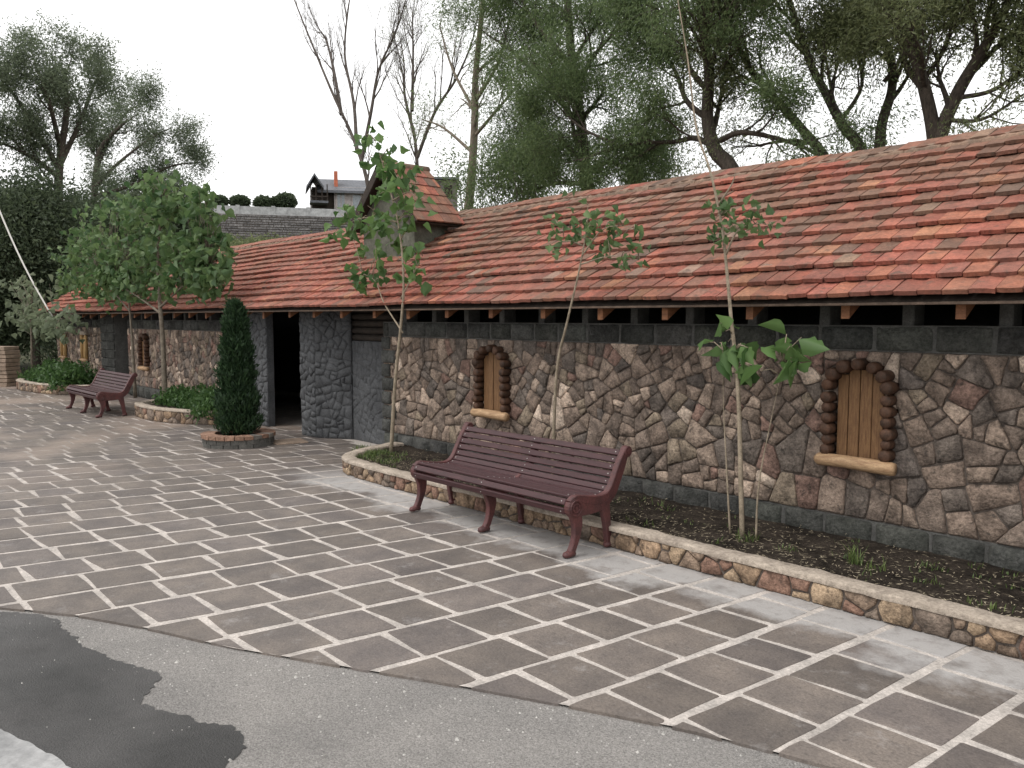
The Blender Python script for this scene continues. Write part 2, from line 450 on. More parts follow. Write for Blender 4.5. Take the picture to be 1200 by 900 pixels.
EDGE = [(-30, -19.0), (-12, -4.0), (-9, -1.45), (-7.2, .05), (-6.04, 1.0), (-5.39, 1.43), (-4.42, 1.83), (-3.56, 2.29), (-2.93, 2.62), (-2.17, 2.97), (-1.68, 3.13), (-.6, 3.42), (1.0, 3.75), (4, 4.2)]
def edge_y(x):
    for a, b_ in zip(EDGE, EDGE[1:]):
        if a[0] <= x <= b_[0]: return a[1] + (b_[1] - a[1]) * (x - a[0]) / (b_[0] - a[0])
    return EDGE[0][1] if x < EDGE[0][0] else EDGE[-1][1]
mb = MB()
xs = [-30, -22, -16, -12, -9, -7.2, -6.04, -5.39, -4.42, -3.56, -2.93, -2.17, -1.68, -.6, 1.0, 4]
for a, b_ in zip(xs, xs[1:]):
    mb.add([(a, -26, -.012), (b_, -26, -.012), (b_, edge_y(b_) + .03, -.012), (a, edge_y(a) + .03, -.012)], [(0, 1, 2, 3)])
tag(mb.build('road', m_asphalt), kind='structure')
mb = MB()
for a, b_ in zip(xs, xs[1:]):
    mb.add([(a, edge_y(a) + .012, -.0005), (b_, edge_y(b_) + .012, -.0005), (b_, 9.6, -.0005), (a, 9.6, -.0005)], [(0, 1, 2, 3)])
pavement = tag(mb.build('pavement', m_mortar), kind='structure')

rg = random.Random(11)
def fr_ground(u, v, n_): return (u, v, n_)
def in_planter(x, y):
    return (x > -8.6 and y > 5.2) or (-16.1 < x < -14.0 and y > 5.75) or (-24.5 < x < -21.5 and y > 5.6) or y > 6.45 or (x < -13.8 and y > 6.3) or (x > -9.7 and y > 6.3)
pav = []
X = 2.2; rows = []
while X > -29:
    ang = RAD(86.8 - 1.15 * min(max(-X - 1.2, -2), 9.5)); rows.append((X, 1 / math.tan(ang))); X -= .443 + rg.uniform(-.012, .012)
for (xa, ca), (xb, cb) in zip(rows, rows[1:]):
    y = max(-9.5, min(edge_y(xa), edge_y(xb)) - 1.2) - rg.uniform(0, .4)
    if xb < -9: y = max(y, -3.4 - rg.uniform(0, .4))
    while y < 6.3:
        Ly = rg.uniform(.37, .455); ya, yb = y, y + Ly; y = yb
        g2 = rg.uniform(.013, .029); g1 = rg.uniform(.009, .024)
        xr0 = xa + (ya - 3) * ca - g2; xr1 = xa + (yb - 3) * ca - g2
        xl0 = xb + (ya - 3) * cb + g2; xl1 = xb + (yb - 3) * cb + g2
        j = lambda: rg.uniform(-.009, .009)
        sk = rg.uniform(-.018, .018)
        p = [(xl0 + j(), ya + g1 + sk), (xr0 + j(), ya + g1 - sk), (xr1 + j(), yb - g1 + j()), (xl1 + j(), yb - g1 + j())]
        cx, cy = sum(a[0] for a in p) / 4, sum(a[1] for a in p) / 4
        if in_planter(cx, cy): continue
        dead = False; xm0, xm1 = min(a[0] for a in p), max(a[0] for a in p); e0, e1 = edge_y(xm0), edge_y(xm1)
        if min(a[1] for a in p) < max(e0, e1) + .02:
            L = math.hypot(xm1 - xm0, e1 - e0); nx, ny = (e1 - e0) / L, -(xm1 - xm0) / L
            p = clip(p, nx, ny, nx * xm0 + ny * e0 - .004); dead = len(p) < 3
        if dead or area(p) < .0014: continue
        q = soften(p, rg, .006, .008)
        tilt = (rg.uniform(-.004, .004), rg.uniform(-.004, .004)); z0 = rg.uniform(.0025, .0045)
        V_, F_ = piece(q, lambda u, v, n_: (u, v, n_ + z0 + (u - cx) * tilt[0] + (v - cy) * tilt[1]), rg, -.02, -.0025, .0, .03, .0003, .0)
        k = rg.uniform(.82, 1.14); h_ = rg.random()
        base = (.150, .128, .113) if h_ < .75 else (.147, .126, .115)
        pav.append((V_, F_, tuple(c_ * k for c_ in base), [(a[0], a[1], 0) for a in p]))
emit('paver', pav, m_paver, pavement, 300, 'further_pavers', False)

# wet part of the road and the standing water in it
def ragged(pts, rng, amp=.02, step=.05):
    out = []
    for a, b_ in zip(pts, pts[1:]):
        L = math.dist(a, b_); k = max(1, int(L / step))
        for i in range(k):
            t = i / k; out.append((a[0] + (b_[0]-a[0]) * t + rng.uniform(-amp, amp), a[1] + (b_[1]-a[1]) * t + rng.uniform(-amp, amp)))
    out.append(pts[-1]); return out
def zoomed(ox, oy, s, P): return [tuple(at_z(ox + x / s, oy + y / s)[:2]) for x, y in P]
rg = random.Random(3)
wet = zoomed(0, 600, 3, [(-60, 352), (20, 345), (130, 355), (200, 372), (212, 400), (275, 440), (280, 465), (360, 490), (400, 515), (500, 540), (555, 555), (568, 575), (545, 600), (510, 640), (495, 670), (560, 690), (650, 705), (700, 735), (810, 745), (850, 770), (868, 800), (850, 840), (800, 880), (785, 900), (700, 1010)])
wet = ragged(wet, rg, .013, .022) + [(-3.2, -.2), (-5.0, -.6), (-7.2, -.5), (-7.3, .0)]
def sheet(name, pts, z, matl, **kw):
    o = obj(name, [(x, y, z) for x, y in pts], [tuple(range(len(pts)))], matl); tag(o, kind='structure', **kw); return o
if area(wet) < 0: wet = wet[::-1]
sheet('wet_road', wet, -.008, m_wet)
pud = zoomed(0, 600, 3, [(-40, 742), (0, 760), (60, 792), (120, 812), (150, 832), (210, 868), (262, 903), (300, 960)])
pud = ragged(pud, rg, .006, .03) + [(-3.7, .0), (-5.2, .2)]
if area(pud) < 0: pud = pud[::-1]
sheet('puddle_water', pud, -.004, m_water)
mb = MB(); rg = random.Random(8)                         # grit on the road
for i in range(700):
    x = rg.uniform(-6.5, -.6); yy = edge_y(x) - abs(rg.gauss(0, .55 if i < 420 else 1.1)) - .02; s_ = rg.uniform(.003, .009) * (1.6 if rg.random() < .08 else 1)
    a = rg.uniform(0, 6.28); P = [(x + s_ * math.cos(a + k * 1.57) * rg.uniform(.6, 1.2), yy + s_ * math.sin(a + k * 1.57) * rg.uniform(.6, 1.2), -.012) for k in range(4)]
    mb.add(P + [(x, yy, -.012 + s_ * .9)], [(0, 1, 4), (1, 2, 4), (2, 3, 4), (3, 0, 4)])
tag(mb.build('grit', m_litter), 'pale grit scattered on the grey road', 'grit', kind='stuff')

# ------------------------------------------------------------------ the long stone building
WY = 6.33                                                # wall core face; stones stand proud of it
bld = empty('stone_building', (-13, 6.4, 0), 'long low rubble stone building with red clay tile roof', 'building')
X_R, X_L = 1.6, -27.3
PITCHR = math.atan2(1.43, 2.4); EY, EZ, RY, RZ = 5.78, 1.965, 8.2, 3.40
def fr_wall(u, v, n_): return (u, WY - n_, v)
STONE_PAL = [((.205, .162, .136), 6), ((.168, .136, .117), 6), ((.235, .188, .157), 5), ((.14, .12, .108), 4), ((.20, .135, .115), 2.6), ((.37, .297, .248), 1.9), ((.48, .40, .34), 1.0), ((.205, .17, .135), 2), ((.12, .104, .096), 2)]
def pick(pal, rng):
    s_ = rng.uniform(0, sum(w_ for _, w_ in pal))
    for c_, w_ in pal:
        s_ -= w_
        if s_ <= 0: break
    k = rng.uniform(.82, 1.18); return tuple(a * k for a in c_)
WIN = [(-2.975, .60, 'near'), (-7.36, .60, 'near'), (-19.5, .60, 'far')]
def wall_section(x0, x1, seed, big=True, zt=1.59, zb=.27):
    rng = random.Random(seed); mb = MB()
    mb.box((x0, WY, -.05), (x1, WY + .32, 1.79)); o = mb.build('wall', m_mortar_dark, bld)
    def rf(u, v): return rng.uniform(.13, .2)
    def target(p):
        cx = sum(a[0] for a in p) / len(p); k = (sum(a[1] for a in p) / len(p) - zb) / (zt - zb)
        b_ = (.040 if k < .4 else .025) * (1.4 if cx > -3.6 and k < .4 else 1)
        return b_ * rng.choice((.5, .8, 1.0, 1.3, 1.9))
    st = []
    for p, r in split_cells(cells(x0, x1, zb, zt, rf, rng, .009), rng, target, .009):
        cx = sum(a[0] for a in p) / len(p); cz = sum(a[1] for a in p) / len(p)
        if any(abs(cx - wx) < .20 and .74 < cz < 1.42 for wx, _, _ in WIN): continue
        q = soften(p, rng, .008, .011)
        d = rng.uniform(.014, .030)
        V_, F_ = piece(q, fr_wall, rng, -.012, d - .010, d, .10, .006, d + rng.uniform(-.006, .006))
        st.append((V_, F_, pick(STONE_PAL, rng), [fr_wall(a[0], a[1], 0) for a in p], o))
    return o, st
def emit_multi(name, plist, matl, limit, rest_name):
    plist = sorted(plist, key=lambda t: -seen_area(t[3])); rest = {}
    for i, (V_, F_, t, _, par) in enumerate(plist):
        if i < limit: obj(name, V_, F_, matl, par, t, True)
        else: rest.setdefault(par.name, (par, MB()))[1].add(V_, F_, t)
    for par, mb_ in rest.values(): tag(mb_.build(rest_name, matl, par, True), kind='stuff')
w1, s1 = wall_section(-9.74, X_R, 21)
w2, s2 = wall_section(-20.75, -13.8, 22)
w3, s3 = wall_section(X_L, -22.4, 23)
emit_multi('stone', s1 + s2 + s3, m_stone, 300, 'smaller_stones')

# courses of dark squared blocks: top, base and quoins
blk = []; rg = random.Random(31)
def block_course(x0, x1, z0, z1, parent, step=.40, proud=.03):
    mb = MB(); mb.box((x0, WY - .012, z0), (x1, WY + .002, z1)); mb.build('block_bedding', m_block_mortar, parent)
    x = x1
    while x > x0 + .05:
        L = step * rg.uniform(.9, 1.12); a = max(x0, x - L); g_ = rg.uniform(.008, .015)
        p = [(a + g_, z0 + .009), (x - g_, z0 + .009), (x - g_, z1 - .009), (a + g_, z1 - .009)]
        q = soften(p, rg, .006, .012)
        V_, F_ = piece(q, fr_wall, rg, .004, .016, proud + rg.uniform(-.008, .014), .17, .013, proud + rg.uniform(.0, .03))
        k = rg.uniform(.75, 1.35); blk.append((V_, F_, (k, k * rg.uniform(.97, 1.03), k * rg.uniform(.95, 1.02)), [fr_wall(*a_, 0) for a_ in p], parent)); x = a
for w_, x0, x1 in ((w1, -9.74, X_R), (w2, -20.75, -13.8), (w3, X_L, -22.4)):
    block_course(x0, x1, 1.59, 1.79, w_)
    block_course(x0, x1, .0, .27, w_, .385, .045)
z = .27; i = 0                                            # quoins at the near wall's end
while z < 1.55:
    hq = min(.19, 1.59 - z); L = .30 if i % 2 else .19
    p = [(-9.745, z + .008), (-9.745 + L, z + .008), (-9.745 + L, z + hq - .008), (-9.745, z + hq - .008)]
    V_, F_ = piece(soften(p, rg, .004, .01), fr_wall, rg, .0, .04, .058, .12, .005, .066)
    k = rg.uniform(.9, 1.4); blk.append((V_, F_, (k, k, k), [fr_wall(*a_, 0) for a_ in p], w1)); z += hq; i += 1
emit_multi('block', blk, m_block, 260, 'further_blocks')

# stub piers in the gap under the eaves, rafters, fascia, roof deck
mb_w = None; x = X_R - .3; i = 0
while x > X_L + .2:
    if not (-13.75 < x < -9.8 or -22.4 < x < -20.75):
        mb = MB(); mb.bbox((x - .045, WY + .01, 1.78), (x + .045, WY + .2, 2.17), .008); mb.build('eave_pier', m_block_mortar, bld)
    x -= .66
sl = Vector((0, math.cos(PITCHR), math.sin(PITCHR))); nr = Vector((0, -math.sin(PITCHR), math.cos(PITCHR)))
E0 = Vector((0, EY, EZ))
def roofp(x, s_, n_): 
    p = E0 + sl * s_ + nr * n_; return (x, p.y, p.z)
LS = math.hypot(RY - EY, RZ - EZ)
x = 1.05; rg = random.Random(41)
while x > X_L + .3:
    mb = MB(); c_ = x + rg.uniform(-.03, .03); M = Matrix(((1, 0, 0, c_), (0, sl.y, nr.y, E0.y), (0, sl.z, nr.z, E0.z), (0, 0, 0, 1)))
    s0_ = .10 + rg.uniform(0, .05); dp = .165; pl = [(s0_, -.032), (s0_ - dp * math.sin(PITCHR), -.032 - dp * math.cos(PITCHR)), (s0_ + .35, -.032 - dp * math.cos(PITCHR)), (LS - .05, -.032 - .1), (LS - .05, -.032)]
    Vr_ = [tuple(M @ Vector((xx, a, b_))) for xx in (-.032, .032) for a, b_ in pl]
    mb.add(Vr_, [tuple(range(5)), tuple(range(5, 10))[::-1]] + [(k, k + 5, (k + 1) % 5 + 5, (k + 1) % 5) for k in range(5)]); mb.build('rafter', m_rafter, bld, False); x -= .80
# deck (closed slab), back slope, gable walls, back wall, interior floor
mb = MB()
mb.add([roofp(X_R, .02, -.03), roofp(X_R, LS, -.03), roofp(X_L, LS, -.03), roofp(X_L, .02, -.03),
        roofp(X_R, .02, -.012), roofp(X_R, LS, -.012), roofp(X_L, LS, -.012), roofp(X_L, .02, -.012)],
       [(0, 1, 2, 3), (4, 7, 6, 5), (0, 4, 5, 1), (1, 5, 6, 2), (2, 6, 7, 3), (3, 7, 4, 0)])
roof = mb.build('roof', m_darkwood, bld)
mb = MB(); by = 2 * RY - EY
mb.add([(X_R, RY, RZ - .01), (X_L, RY, RZ - .01), (X_L, by, EZ), (X_R, by, EZ), (X_R, RY, RZ - .06), (X_L, RY, RZ - .06), (X_L, by, EZ - .05), (X_R, by, EZ - .05)],
       [(0, 3, 2, 1), (4, 5, 6, 7), (2, 3, 7, 6), (0, 1, 5, 4), (1, 2, 6, 5), (3, 0, 4, 7)], (.28, .13, .09))
mb.build('back_slope', m_tile, roof)
mb = MB(); p = roofp(0, .0, 0)
mb.bbox((X_L, EY + .004, EZ - .030), (X_R, EY + .03, EZ - .010), .003); mb.build('fascia', m_fascia, roof)
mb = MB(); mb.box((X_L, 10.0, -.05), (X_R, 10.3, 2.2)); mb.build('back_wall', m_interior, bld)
for xx in (X_L, X_R - .25):
    mb = MB(); y0, y1 = WY + .33, 9.98
    prof = [(y0, -.05), (y1, -.05), (y1, 2.05), (RY, RZ - .12), (y0, 2.22)]
    Vg = [(xx, a, b_) for a, b_ in prof] + [(xx + .25, a, b_) for a, b_ in prof]; k = len(prof)
    mb.add(Vg, [tuple(range(k)), tuple(range(k, 2 * k))[::-1]] + [(i, i + k, (i + 1) % k + k, (i + 1) % k) for i in range(k)])
    mb.build('gable_wall', m_mortar_dark, bld)
# tiles
rg = random.Random(51); tiles = []
TW, EXP = .160, .2135
nrow = int(LS / EXP)
BR = [((.345, .125, .09), 6), ((.315, .118, .088), 6), ((.285, .120, .092), 6), ((.36, .150, .098), 3), ((.39, .195, .12), .8), ((.25, .13, .098), 1.8), ((.30, .205, .16), .5), ((.18, .115, .09), .6)]
OLD = [((.245, .128, .09), 5), ((.215, .124, .09), 5), ((.19, .118, .086), 3), ((.28, .128, .09), 4), ((.24, .165, .12), 1.5), ((.155, .108, .085), 1.2)]
TUR = (-11.35, -9.98, 7.02, 7.62)
for r in range(nrow + 1):
    off = (r % 2) * TW / 2; x = X_R - off; s0 = r * EXP - .02
    while x > X_L:
        w_ = TW * rg.uniform(.94, 1.05); xc = x - w_ / 2; x -= w_
        wave = .006 * math.sin(xc * 2.1 + r) + .005 * math.sin(xc * .7 + 2 * r)
        q = roofp(xc, s0 + .1, 0)
        if TUR[0] + .05 < xc < TUR[1] - .05 and TUR[2] + .05 < q[1] < TUR[3] - .05: continue
        L = .31; hw = w_ / 2 - .0035; lift = .006 + rg.uniform(0, .009); tb = rg.uniform(-.012, .012); bulge = rg.uniform(.010, .030); rl = rg.uniform(-.035, .035)
        outl = [(-hw, L), (-hw, bulge), (-hw * .62, .006), (0, -.003 + rg.uniform(-.004, .002)), (hw * .62, .006), (hw, bulge), (hw, L)]
        Vt = []
        for n_ in (.024, .002):
            for a, b_ in outl:
                camber = -.010 * (a / hw) ** 2
                hgt = n_ * 1.5 + camber + lift + rl * a + (.043 * (1 - b_ / L)) + wave * 1.0
                Vt.append(roofp(xc + a + tb * b_, s0 + b_ + wave, hgt))
        k = len(outl)
        Ft = [(0, 1, 2, 3), (0, 3, 4), (0, 4, 5, 6)] + [(i + k, (i + 1) % k + k, (i + 1) % k, i)[::-1] for i in range(k)] + [tuple(range(k, 2 * k))[::-1]]
        Ft = [f[::-1] if False else f for f in Ft]
        age = min(1, max(0, (r - 1.5) / 8.5)) * (.92 if xc > -11 else .55)
        moss = .5 + .5 * math.sin(xc * .55 + 1.3) * math.sin(xc * .23 + r * .3)
        t = pick(OLD, rg) if rg.random() < age * (.55 + .6 * moss) else pick(BR, rg)
        if xc < -12: t = tuple(.6 * a + .4 * b_ for a, b_ in zip(t, (.36, .145, .11)))
        tiles.append((Vt, Ft, t, [roofp(xc - hw, s0, .02), roofp(xc + hw, s0, .02), roofp(xc + hw, s0 + EXP, .02), roofp(xc - hw, s0 + EXP, .02)]))
emit('roof_tile', tiles, m_tile, roof, 300, 'further_roof_tiles', False)
# ridge tiles
x = X_R; rg = random.Random(52)
while x > X_L + .1:
    L = .34; mb = MB(); Vr = []; zz = rg.uniform(-.006, .008); nseg = 7
    for xx, gr in ((x, 1.0), (x - L - .03, .92)):
        for rr_ in (.105, .085):
            for k in range(nseg + 1):
                a = math.pi * k / nseg; Vr.append((xx, RY - math.cos(a) * rr_ * gr * 1.15, RZ - .01 + zz + math.sin(a) * rr_ * gr * .8))
    m1 = nseg + 1; Fr = []
    for k in range(nseg):
        Fr.append((k, k + 1, 2*m1 + k + 1, 2*m1 + k)); Fr.append((m1 + k, 3*m1 + k, 3*m1 + k + 1, m1 + k + 1))
        Fr.append((k, m1 + k, m1 + k + 1, k + 1)); Fr.append((2*m1 + k, 2*m1 + k + 1, 3*m1 + k + 1, 3*m1 + k))
    obj('ridge_tile', Vr, Fr, m_ridge, roof, None, False); x -= L

# shuttered windows framed by logs
def log(mb, c, r, y0, y1, rng, n=9):
    pts = [(c[0], y0, c[1]), (c[0] + rng.uniform(-.004, .004), y0 + .012, c[1]), (c[0], (y0 + y1) / 2, c[1]), (c[0], y1, c[1])]
    mb.tube(pts, [r * .80, r, r * 1.02, r], n)
def near_window(cx, seed):
    rng = random.Random(seed)
    wdw = empty('window', (cx + 13, WY - 6.4, .74)); wdw.parent = bld
    yb = WY - .046; z0, zsp = .76, 1.27; hw = .185
    px = [-hw, -hw * .52, -.005, hw * .50, hw]
    for a, b_ in zip(px, px[1:]):
        mb = MB(); m_ = (a + b_) / 2; ztop = zsp + .02 + math.sqrt(max(0, .20 ** 2 - (abs(m_)) ** 2)) * .8
        mb.bbox((cx + a + .003, yb + rng.uniform(-.004, .004), z0), (cx + b_ - .003, yb + .03, ztop), .004); mb.build('plank', m_plank, wdw)
    for s_ in (-1, 1):
        z_ = z0 + .035
        while z_ < zsp + .02:
            r = rng.uniform(.040, .050); mb = MB(); log(mb, (cx + s_ * (hw + .052 + rng.uniform(-.006, .006)), z_ + r * .2), r, WY - .125 - rng.uniform(0, .025), WY - .005, rng)
            mb.build('log', m_log, wdw, True); z_ += r * 1.86
    for k in range(7):
        a = RAD(2 + 29.3 * k); r = rng.uniform(.044, .054); mb = MB()
        log(mb, (cx + math.cos(a) * (hw + .05), zsp + .045 + math.sin(a) * (hw - .01)), r, WY - .13 - rng.uniform(0, .03), WY - .005, rng); mb.build('log', m_log, wdw, True)
    mb = MB(); P = [(cx - .315, WY - .10, .718), (cx - .29, WY - .11, .722), (cx - .1, WY - .115, .726), (cx + .12, WY - .11, .72), (cx + .29, WY - .115, .714), (cx + .315, WY - .112, .713)]
    mb.tube(P, [.034, .052, .05, .054, .052, .046], 10); mb.build('sill', m_sill, wdw, True)
near_window(-2.975, 61); near_window(-7.36, 62)
def pale_window(cx, seed, arched):
    rng = random.Random(seed); wdw = empty('window', (cx + 13, WY - 6.4, .74)); wdw.parent = bld
    for a, b_ in ((-.15, -.05), (-.05, .05), (.05, .15)):
        mb = MB(); mb.bbox((cx + a + .004, WY - .05, .76), (cx + b_ - .004, WY - .02, 1.36 - (.05 if a != -.05 else 0)), .004); mb.build('plank', m_plank if arched else m_plank_pale, wdw)
    for s_ in (-1, 1):
        if arched:
            z_ = .80
            while z_ < 1.34:
                mb = MB(); log(mb, (cx + s_ * .205, z_), .045, WY - .13, WY - .005, rng); mb.build('log', m_log, wdw, True); z_ += .083
        else:
            mb = MB(); mb.tube([(cx + s_ * .19, WY - .06, .74), (cx + s_ * .19, WY - .065, 1.05), (cx + s_ * .19, WY - .06, 1.38)], [.045, .05, .045], 8); mb.build('jamb', m_plank_pale, wdw, True)
    if arched:
        for k in range(4):
            a = RAD(30 + 40 * k); mb = MB(); log(mb, (cx + math.cos(a) * .17, 1.34 + math.sin(a) * .11), .048, WY - .13, WY - .005, rng); mb.build('log', m_log, wdw, True)
    else:
        mb = MB(); mb.bbox((cx - .27, WY - .1, 1.38), (cx + .27, WY - .01, 1.47), .02, jit=.008, rng=rng); mb.build('lintel', m_cap, wdw)
    mb = MB(); mb.tube([(cx - .28, WY - .09, .70), (cx, WY - .1, .705), (cx + .28, WY - .09, .70)], [.045, .05, .045], 8); mb.build('sill', m_sill, wdw, True)
pale_window(-19.5, 63, True); pale_window(-24.3, 64, False); pale_window(-26.4, 65, False)

# grey rendered entrance: columns, slanted cheek, low panel, dark log infill
def stucco(name, pts, z0, z1, seed, thick=.22, rmean=.085, rel=1.0):
    """rendered wall following plan points, its face moulded into stone shapes (one continuous skin)"""
    rng = random.Random(seed); seg = [math.dist(a, b_) for a, b_ in zip(pts, pts[1:])]; tot = sum(seg)
    def fr(u, v, n_):
        k = 0; u = min(max(u, 0), tot)
        while k < len(seg) - 1 and u > seg[k]: u -= seg[k]; k += 1
        a, b_ = pts[k], pts[k + 1]; t = u / seg[k]; dx, dy = (b_[0]-a[0]) / seg[k], (b_[1]-a[1]) / seg[k]
        return (a[0] + dx * u + dy * n_, a[1] + dy * u - dx * n_, v)
    mb = MB()
    for k in range(len(seg)):
        a, b_ = pts[k], pts[k+1]; dx, dy = (b_[0]-a[0]) / seg[k], (b_[1]-a[1]) / seg[k]
        A = [(a[0], a[1]), (b_[0], b_[1]), (b_[0] - dy * thick, b_[1] + dx * thick), (a[0] - dy * thick, a[1] + dx * thick)]
        mb.add([(x_, y_, z0) for x_, y_ in A] + [(x_, y_, z1) for x_, y_ in A], [(3, 2, 1, 0), (4, 5, 6, 7), (0, 1, 5, 4), (1, 2, 6, 5), (2, 3, 7, 6), (3, 0, 4, 7)])
    o = mb.build(name, m_stucco, bld); sk = MB()
    acc = 0
    for k in range(len(seg)):
        for p, r in split_cells(cells(acc, acc + seg[k], z0, z1, lambda u, v: rmean * rng.uniform(1.3, 2.0), rng, .008, .7), rng, lambda p: rng.uniform(.008, .03), .008):
            q = soften(p, rng, .014); d = rng.uniform(.008, .022) * rel
            V_, F_ = piece(q, fr, rng, -.002, d * .3, d, .12, .006, d + .002); sk.add(V_, F_)
        acc += seg[k]
    sk.build('stucco_facing', m_stucco, o, True)
    return o
stucco('column', [(-11.88, 6.9), (-11.88, 6.17), (-11.45, 6.19), (-10.94, 6.52)], 0, 2.12, 71)
stucco('entrance_panel', [(-10.95, 6.54), (-9.75, 6.54)], 0, 1.50, 72, .2, .12, .45)
stucco('column', [(-13.82, 6.19), (-13.14, 6.21)], 0, 2.12, 73, .12)
mb = MB(); mb.box((-10.98, 6.60, 1.5), (-9.70, 6.72, 2.2)); inf = mb.build('log_infill', m_darkwood, bld)
for k in range(6):
    mb = MB(); mb.tube([(-10.98, 6.585, 1.55 + k * .105), (-9.72, 6.585, 1.55 + k * .105)], .05, 8); mb.build('log', m_darkwood, inf, True)
for xa, xb in ((-22.42, -21.35),):
    mb = MB(); mb.box((xa, 6.20, -.02), (xb, WY + .33, 2.1)); pil = mb.build('pillar', m_block_mortar, bld); z = .0; k = 0
    while z < 2.0:
        for a, b_ in (((xa, xa + .56), (xa + .58, xb)) if k % 2 else ((xa, xa + .36), (xa + .38, xb))):
            mb = MB(); mb.bbox((a + .012, 6.165, z + .01), (b_ - .012, 6.215, z + .2), .014, (rg.uniform(.6, 1.1),) * 3); mb.build('block', m_block, pil)
        z += .21; k += 1
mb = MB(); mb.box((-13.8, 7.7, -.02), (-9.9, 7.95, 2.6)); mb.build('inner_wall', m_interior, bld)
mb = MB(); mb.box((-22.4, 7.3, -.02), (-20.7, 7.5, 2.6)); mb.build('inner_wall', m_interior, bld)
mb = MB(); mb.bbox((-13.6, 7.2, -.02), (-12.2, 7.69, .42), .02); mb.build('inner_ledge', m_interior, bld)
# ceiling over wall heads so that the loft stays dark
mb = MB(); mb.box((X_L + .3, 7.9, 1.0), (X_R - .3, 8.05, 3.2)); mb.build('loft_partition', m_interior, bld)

# small gabled turret riding on the roof
tur = empty('roof_turret', (-10.66 + 13, 7.3 - 6.4, 2.6)); tur.parent = bld
m_tur = mat('mossy_render', (.135, .132, .108), (.07, .075, .055), 3, .9, .6, 25, .015)
tx0, tx1, ty0, ty1 = TUR; tz0, tze, tza = 2.55, 3.34, 4.12; txm = (tx0 + tx1) / 2
mb = MB(); pr = [(tx0, tz0), (tx1, tz0), (tx1, tze), (txm, tza - .11), (tx0, tze)]; k = 5
mb.add([(a, ty0, b_) for a, b_ in pr] + [(a, ty1, b_) for a, b_ in pr], [tuple(range(k)), tuple(range(k, 2*k))[::-1]] + [(i, i + k, (i+1) % k + k, (i+1) % k) for i in range(k)])
mb.build('turret_wall', m_tur, tur)
hwid = (tx1 - tx0) / 2 + .22; fa = math.atan2(tza - tze + .12, hwid); Lt = hwid / math.cos(fa)
for s_ in (-1, 1):
    mb = MB()
    def tp(s2, y, n_): return (txm + s_ * (s2 * math.cos(fa) + n_ * math.sin(fa)), y, tza - s2 * math.sin(fa) + n_ * math.cos(fa))
    A = [tp(a, y, n_) for n_ in (-.05, -.015) for a, y in ((0, ty0 - .12), (Lt, ty0 - .12), (Lt, ty1 + .12), (0, ty1 + .12))]
    Fd = [(0, 1, 2, 3), (7, 6, 5, 4), (0, 4, 5, 1), (1, 5, 6, 2), (2, 6, 7, 3), (3, 7, 4, 0)]
    mb.add(A, Fd if s_ > 0 else [f[::-1] for f in Fd]); tr = mb.build('turret_roof', m_darkwood, tur)
    nr_ = 6; ex = Lt / nr_
    for r in range(nr_):
        y = ty0 - .13 - (r % 2) * .07
        while y < ty1 + .1:
            ya, yb_ = max(y, ty0 - .13), min(y + .155, ty1 + .13); y += .16
            s2 = Lt - r * ex + .02; V_ = []
            for n_ in (.002, .024):
                for a, yy in ((s2, ya), (s2 + .008, (ya + yb_) / 2), (s2, yb_), (max(s2 - ex * 1.4, 0), yb_), (max(s2 - ex * 1.4, 0), ya)):
                    V_.append(tp(a, yy, n_ + .022 * (1 - (s2 - a) / (ex * 1.4))))
            Fq = [tuple(range(5))[::-1], tuple(range(5, 10))] + [(i, (i+1) % 5, (i+1) % 5 + 5, i + 5) for i in range(5)]
            if s_ < 0: Fq = [f[::-1] for f in Fq]
            t = pick(BR if rg.random() < .45 else OLD, rg)
            obj('turret_tile', V_, Fq, m_tile, tr, t)
    mb = MB(); c0 = Vector(tp(-.03, ty0 - .14, -.03)); c1 = Vector(tp(Lt + .03, ty0 - .14, -.03)); d_ = (c1 - c0).normalized(); up = Vector((-d_.z, 0, d_.x)) * s_
    Vb = []
    for y in (ty0 - .165, ty0 - .125):
        for c_ in (c0, c1):
            for hgt in (-.075, .05): Vb.append(tuple(Vector((c_.x, y, c_.z)) + up * hgt))
    mb.add(Vb, [(0, 1, 3, 2), (4, 6, 7, 5), (0, 2, 6, 4), (1, 5, 7, 3), (0, 4, 5, 1), (2, 3, 7, 6)]); mb.build('bargeboard', m_darkwood, tur)
mb = MB(); mb.tube([(txm, ty0 - .15, tza + .01), (txm, ty1 + .15, tza + .01)], .06, 8); mb.build('turret_ridge', m_ridge, tur, True)

